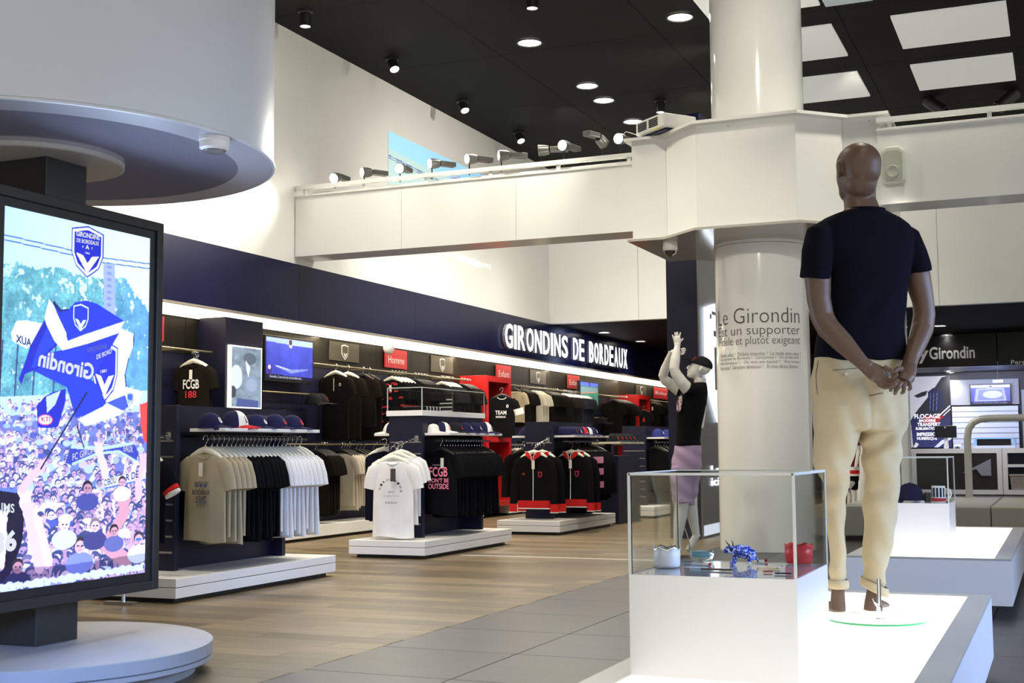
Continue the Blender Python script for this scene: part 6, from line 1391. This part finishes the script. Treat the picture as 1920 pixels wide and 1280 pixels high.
cv = Canvas(24, 36, srgb(15,15,18)); n = cv.noise(6, 6, 3); cv.put(n > .5, srgb(200,190,195)); cv.put((n > .42) & (n < .48), srgb(170,40,60)); cv.put(((cv.X-.5)/.45)**2+((cv.Y-.5)/.5)**2 > 1, srgb(8,8,9))
a_ = Np(1268.5, 774, -.10); u_ = Vector((vr2*.03-vh2*.15+Vector((0,0,0))))
picture(cv, a_-vr2*.010+vh2*.0, Np(1279,771,-.165)-Np(1268.5,774,-.10), Np(1272,742,-.12)-Np(1268.5,774,-.10), PRINT, 'chest_print', m2)
g = G()
LIL = mat('lilac cotton', (.36,.26,.38), .85, noise=.08, nscale=8, bump=.2, bscale=300)
g.rings([ring2(832,1267,1314,.165), ring2(850,1262,1315,.175), ring2(870,1259,1315,.175), ring2(890,1258,1314,.17)])
g.rings([ring2(875,1258,1300,.10,-.06), ring2(905,1256,1297,.10,-.06), ring2(942,1263,1296,.095,-.06)]); g.rings([ring2(875,1272,1314,.10,.07), ring2(910,1271,1311,.10,.07), ring2(946,1272,1305,.095,.07)])
put(remesh(g, .009, 4), 'shorts', LIL, m2, disp=lambda co, no: co+no*(.004*np.sin(co[:, 2]*40+co[:, 0]*30))[:, None])
# its cap
g = G(); g.ball(H2(-.014,0,.045), 1, (.084,.108,.088), 22, R2)
bm_c = G(); crown = [p for p in g.v]
zc = hc2.z
me = remesh(g, .007, 2); 
bm = bmesh.new(); bm.from_mesh(me); bmesh.ops.bisect_plane(bm, geom=bm.verts[:]+bm.edges[:]+bm.faces[:], plane_co=H2(0,0,.035), plane_no=(tilt @ up), clear_inner=True); bm.to_mesh(me); bm.free()
put(me, 'cap_crown', CAPB, m2)
G().prism([H2(.08,-.06,.045), H2(.125,-.055,.050), H2(.165,-.03,.052), H2(.172,0,.052), H2(.165,.03,.052), H2(.125,.055,.050), H2(.08,.06,.045)], tilt @ (up*.008)).out('cap_brim', CAPB, m2)
G().prism([H2(.085,-.03,.06), H2(.085,.03,.06), H2(.062,.03,.105), H2(.062,-.03,.105)], tilt @ (fl*.008)).out('red_cap_badge', mat('red ink'), m2)
G().tube([Np(1284,990,.0), Np(1291,1012,.0), Np(1294,1028,0), Np(1294,1041,0)], .006, 8).out('support_rod', STEEL, m2)
G().lathe([(.17,0), (.17,.006), (.003,.006)], (b2.x+.03,b2.y,.0005), 40).out('glass_base', mat('greenish glass'), m2)
# ---------------------------------------------------------------- small child mannequin far behind
D3 = 20.5; K3 = D3/FPX
def Qp(px, py, off=0): return at(px, py, D3+off)
c3 = on(1597, 962, z=0)
m3 = empty('mannequin', (c3.x, c3.y, 0), label='white child mannequin in black and red sportswear, seen between the brown mannequin legs', cat='mannequin')
D3 = (c3-CAMP).dot(cF); K3 = D3/FPX
def t3(g, pts, n=12): return g.tube([Qp(a, b, c) for a, b, c, r in pts], [r*K3 for a, b, c, r in pts], n)
g = G(); t3(g, [(1601,915,0,5.5), (1602,930,0,5), (1601,945,0,4), (1600,955,0,4.2)]); t3(g, [(1593,915,.15,5), (1593,930,.15,4.6), (1592,945,.15,3.6), (1591,953,.15,4)])
g.tube([Qp(1601,956), Qp(1594,957), Qp(1588,958)], [.045,.04,.025], 10, flat=.6); g.tube([Qp(1592,953,.15), Qp(1586,955,.15), Qp(1581,956,.15)], [.04,.036,.02], 10, flat=.6)
g.ball(Qp(1600,790), .11, (.85,1,1.15), 16); t3(g, [(1600,800,0,5), (1600,815,0,7), (1600,840,0,8), (1598,905,0,8), (1601,920,.03,5.5)]); t3(g, [(1597,905,.05,6), (1593,920,.15,5)]); t3(g, [(1590,820,.1,4.5), (1608,820,-.1,4.5)]); t3(g, [(1608,822,-.1,5), (1610,845,-.1,4.4), (1606,868,-.12,3.6), (1604,878,-.12,3.2)]); t3(g, [(1590,822,.1,5), (1587,845,.1,4.4), (1588,868,.1,3.6), (1590,878,.1,3.2)])
put(remesh(g, .014, 3), 'body', WM, m3, disp=lambda co, no: np.column_stack([co[:, :2], np.maximum(co[:, 2], .004)]))
g = G(); t3(g, [(1599,808,0,7), (1599,818,0,14), (1599,845,0,12), (1599,882,0,11.5)], 18); t3(g, [(1606,816,-.08,6), (1610,835,-.1,6.5)]); t3(g, [(1592,816,.08,6), (1588,835,.1,6.5)])
put(remesh(g, .015, 3), 'shirt', fabric('dark red jersey', (.12,.012,.012)), m3)
for (pa, pb, mm, nm) in ((874,880,F['white'],'white_band'), (880,887,F['red'],'red_band'), (887,891,F['white'],'white_band')):
    g = G(); t3(g, [(1599,pa,0,12.2), (1599,pb,0,12.4)], 20); g.out(nm, mm, m3)
g = G(); t3(g, [(1599,890,0,11.5), (1599,900,0,11.5)], 16); t3(g, [(1602,895,0,7.5), (1602,918,0,7)]); t3(g, [(1592,895,.12,7), (1593,918,.12,6.6)]); put(remesh(g, .015, 3), 'shorts', F['black'], m3)
# ---------------------------------------------------------------- unseen area lamp added to brighten the back counter
light('AREA', (-1.6, 28.4, 2.6), 22, (.95,.93,1), aim=(-1.6, 29.6, .6), size=2, sy=.5)
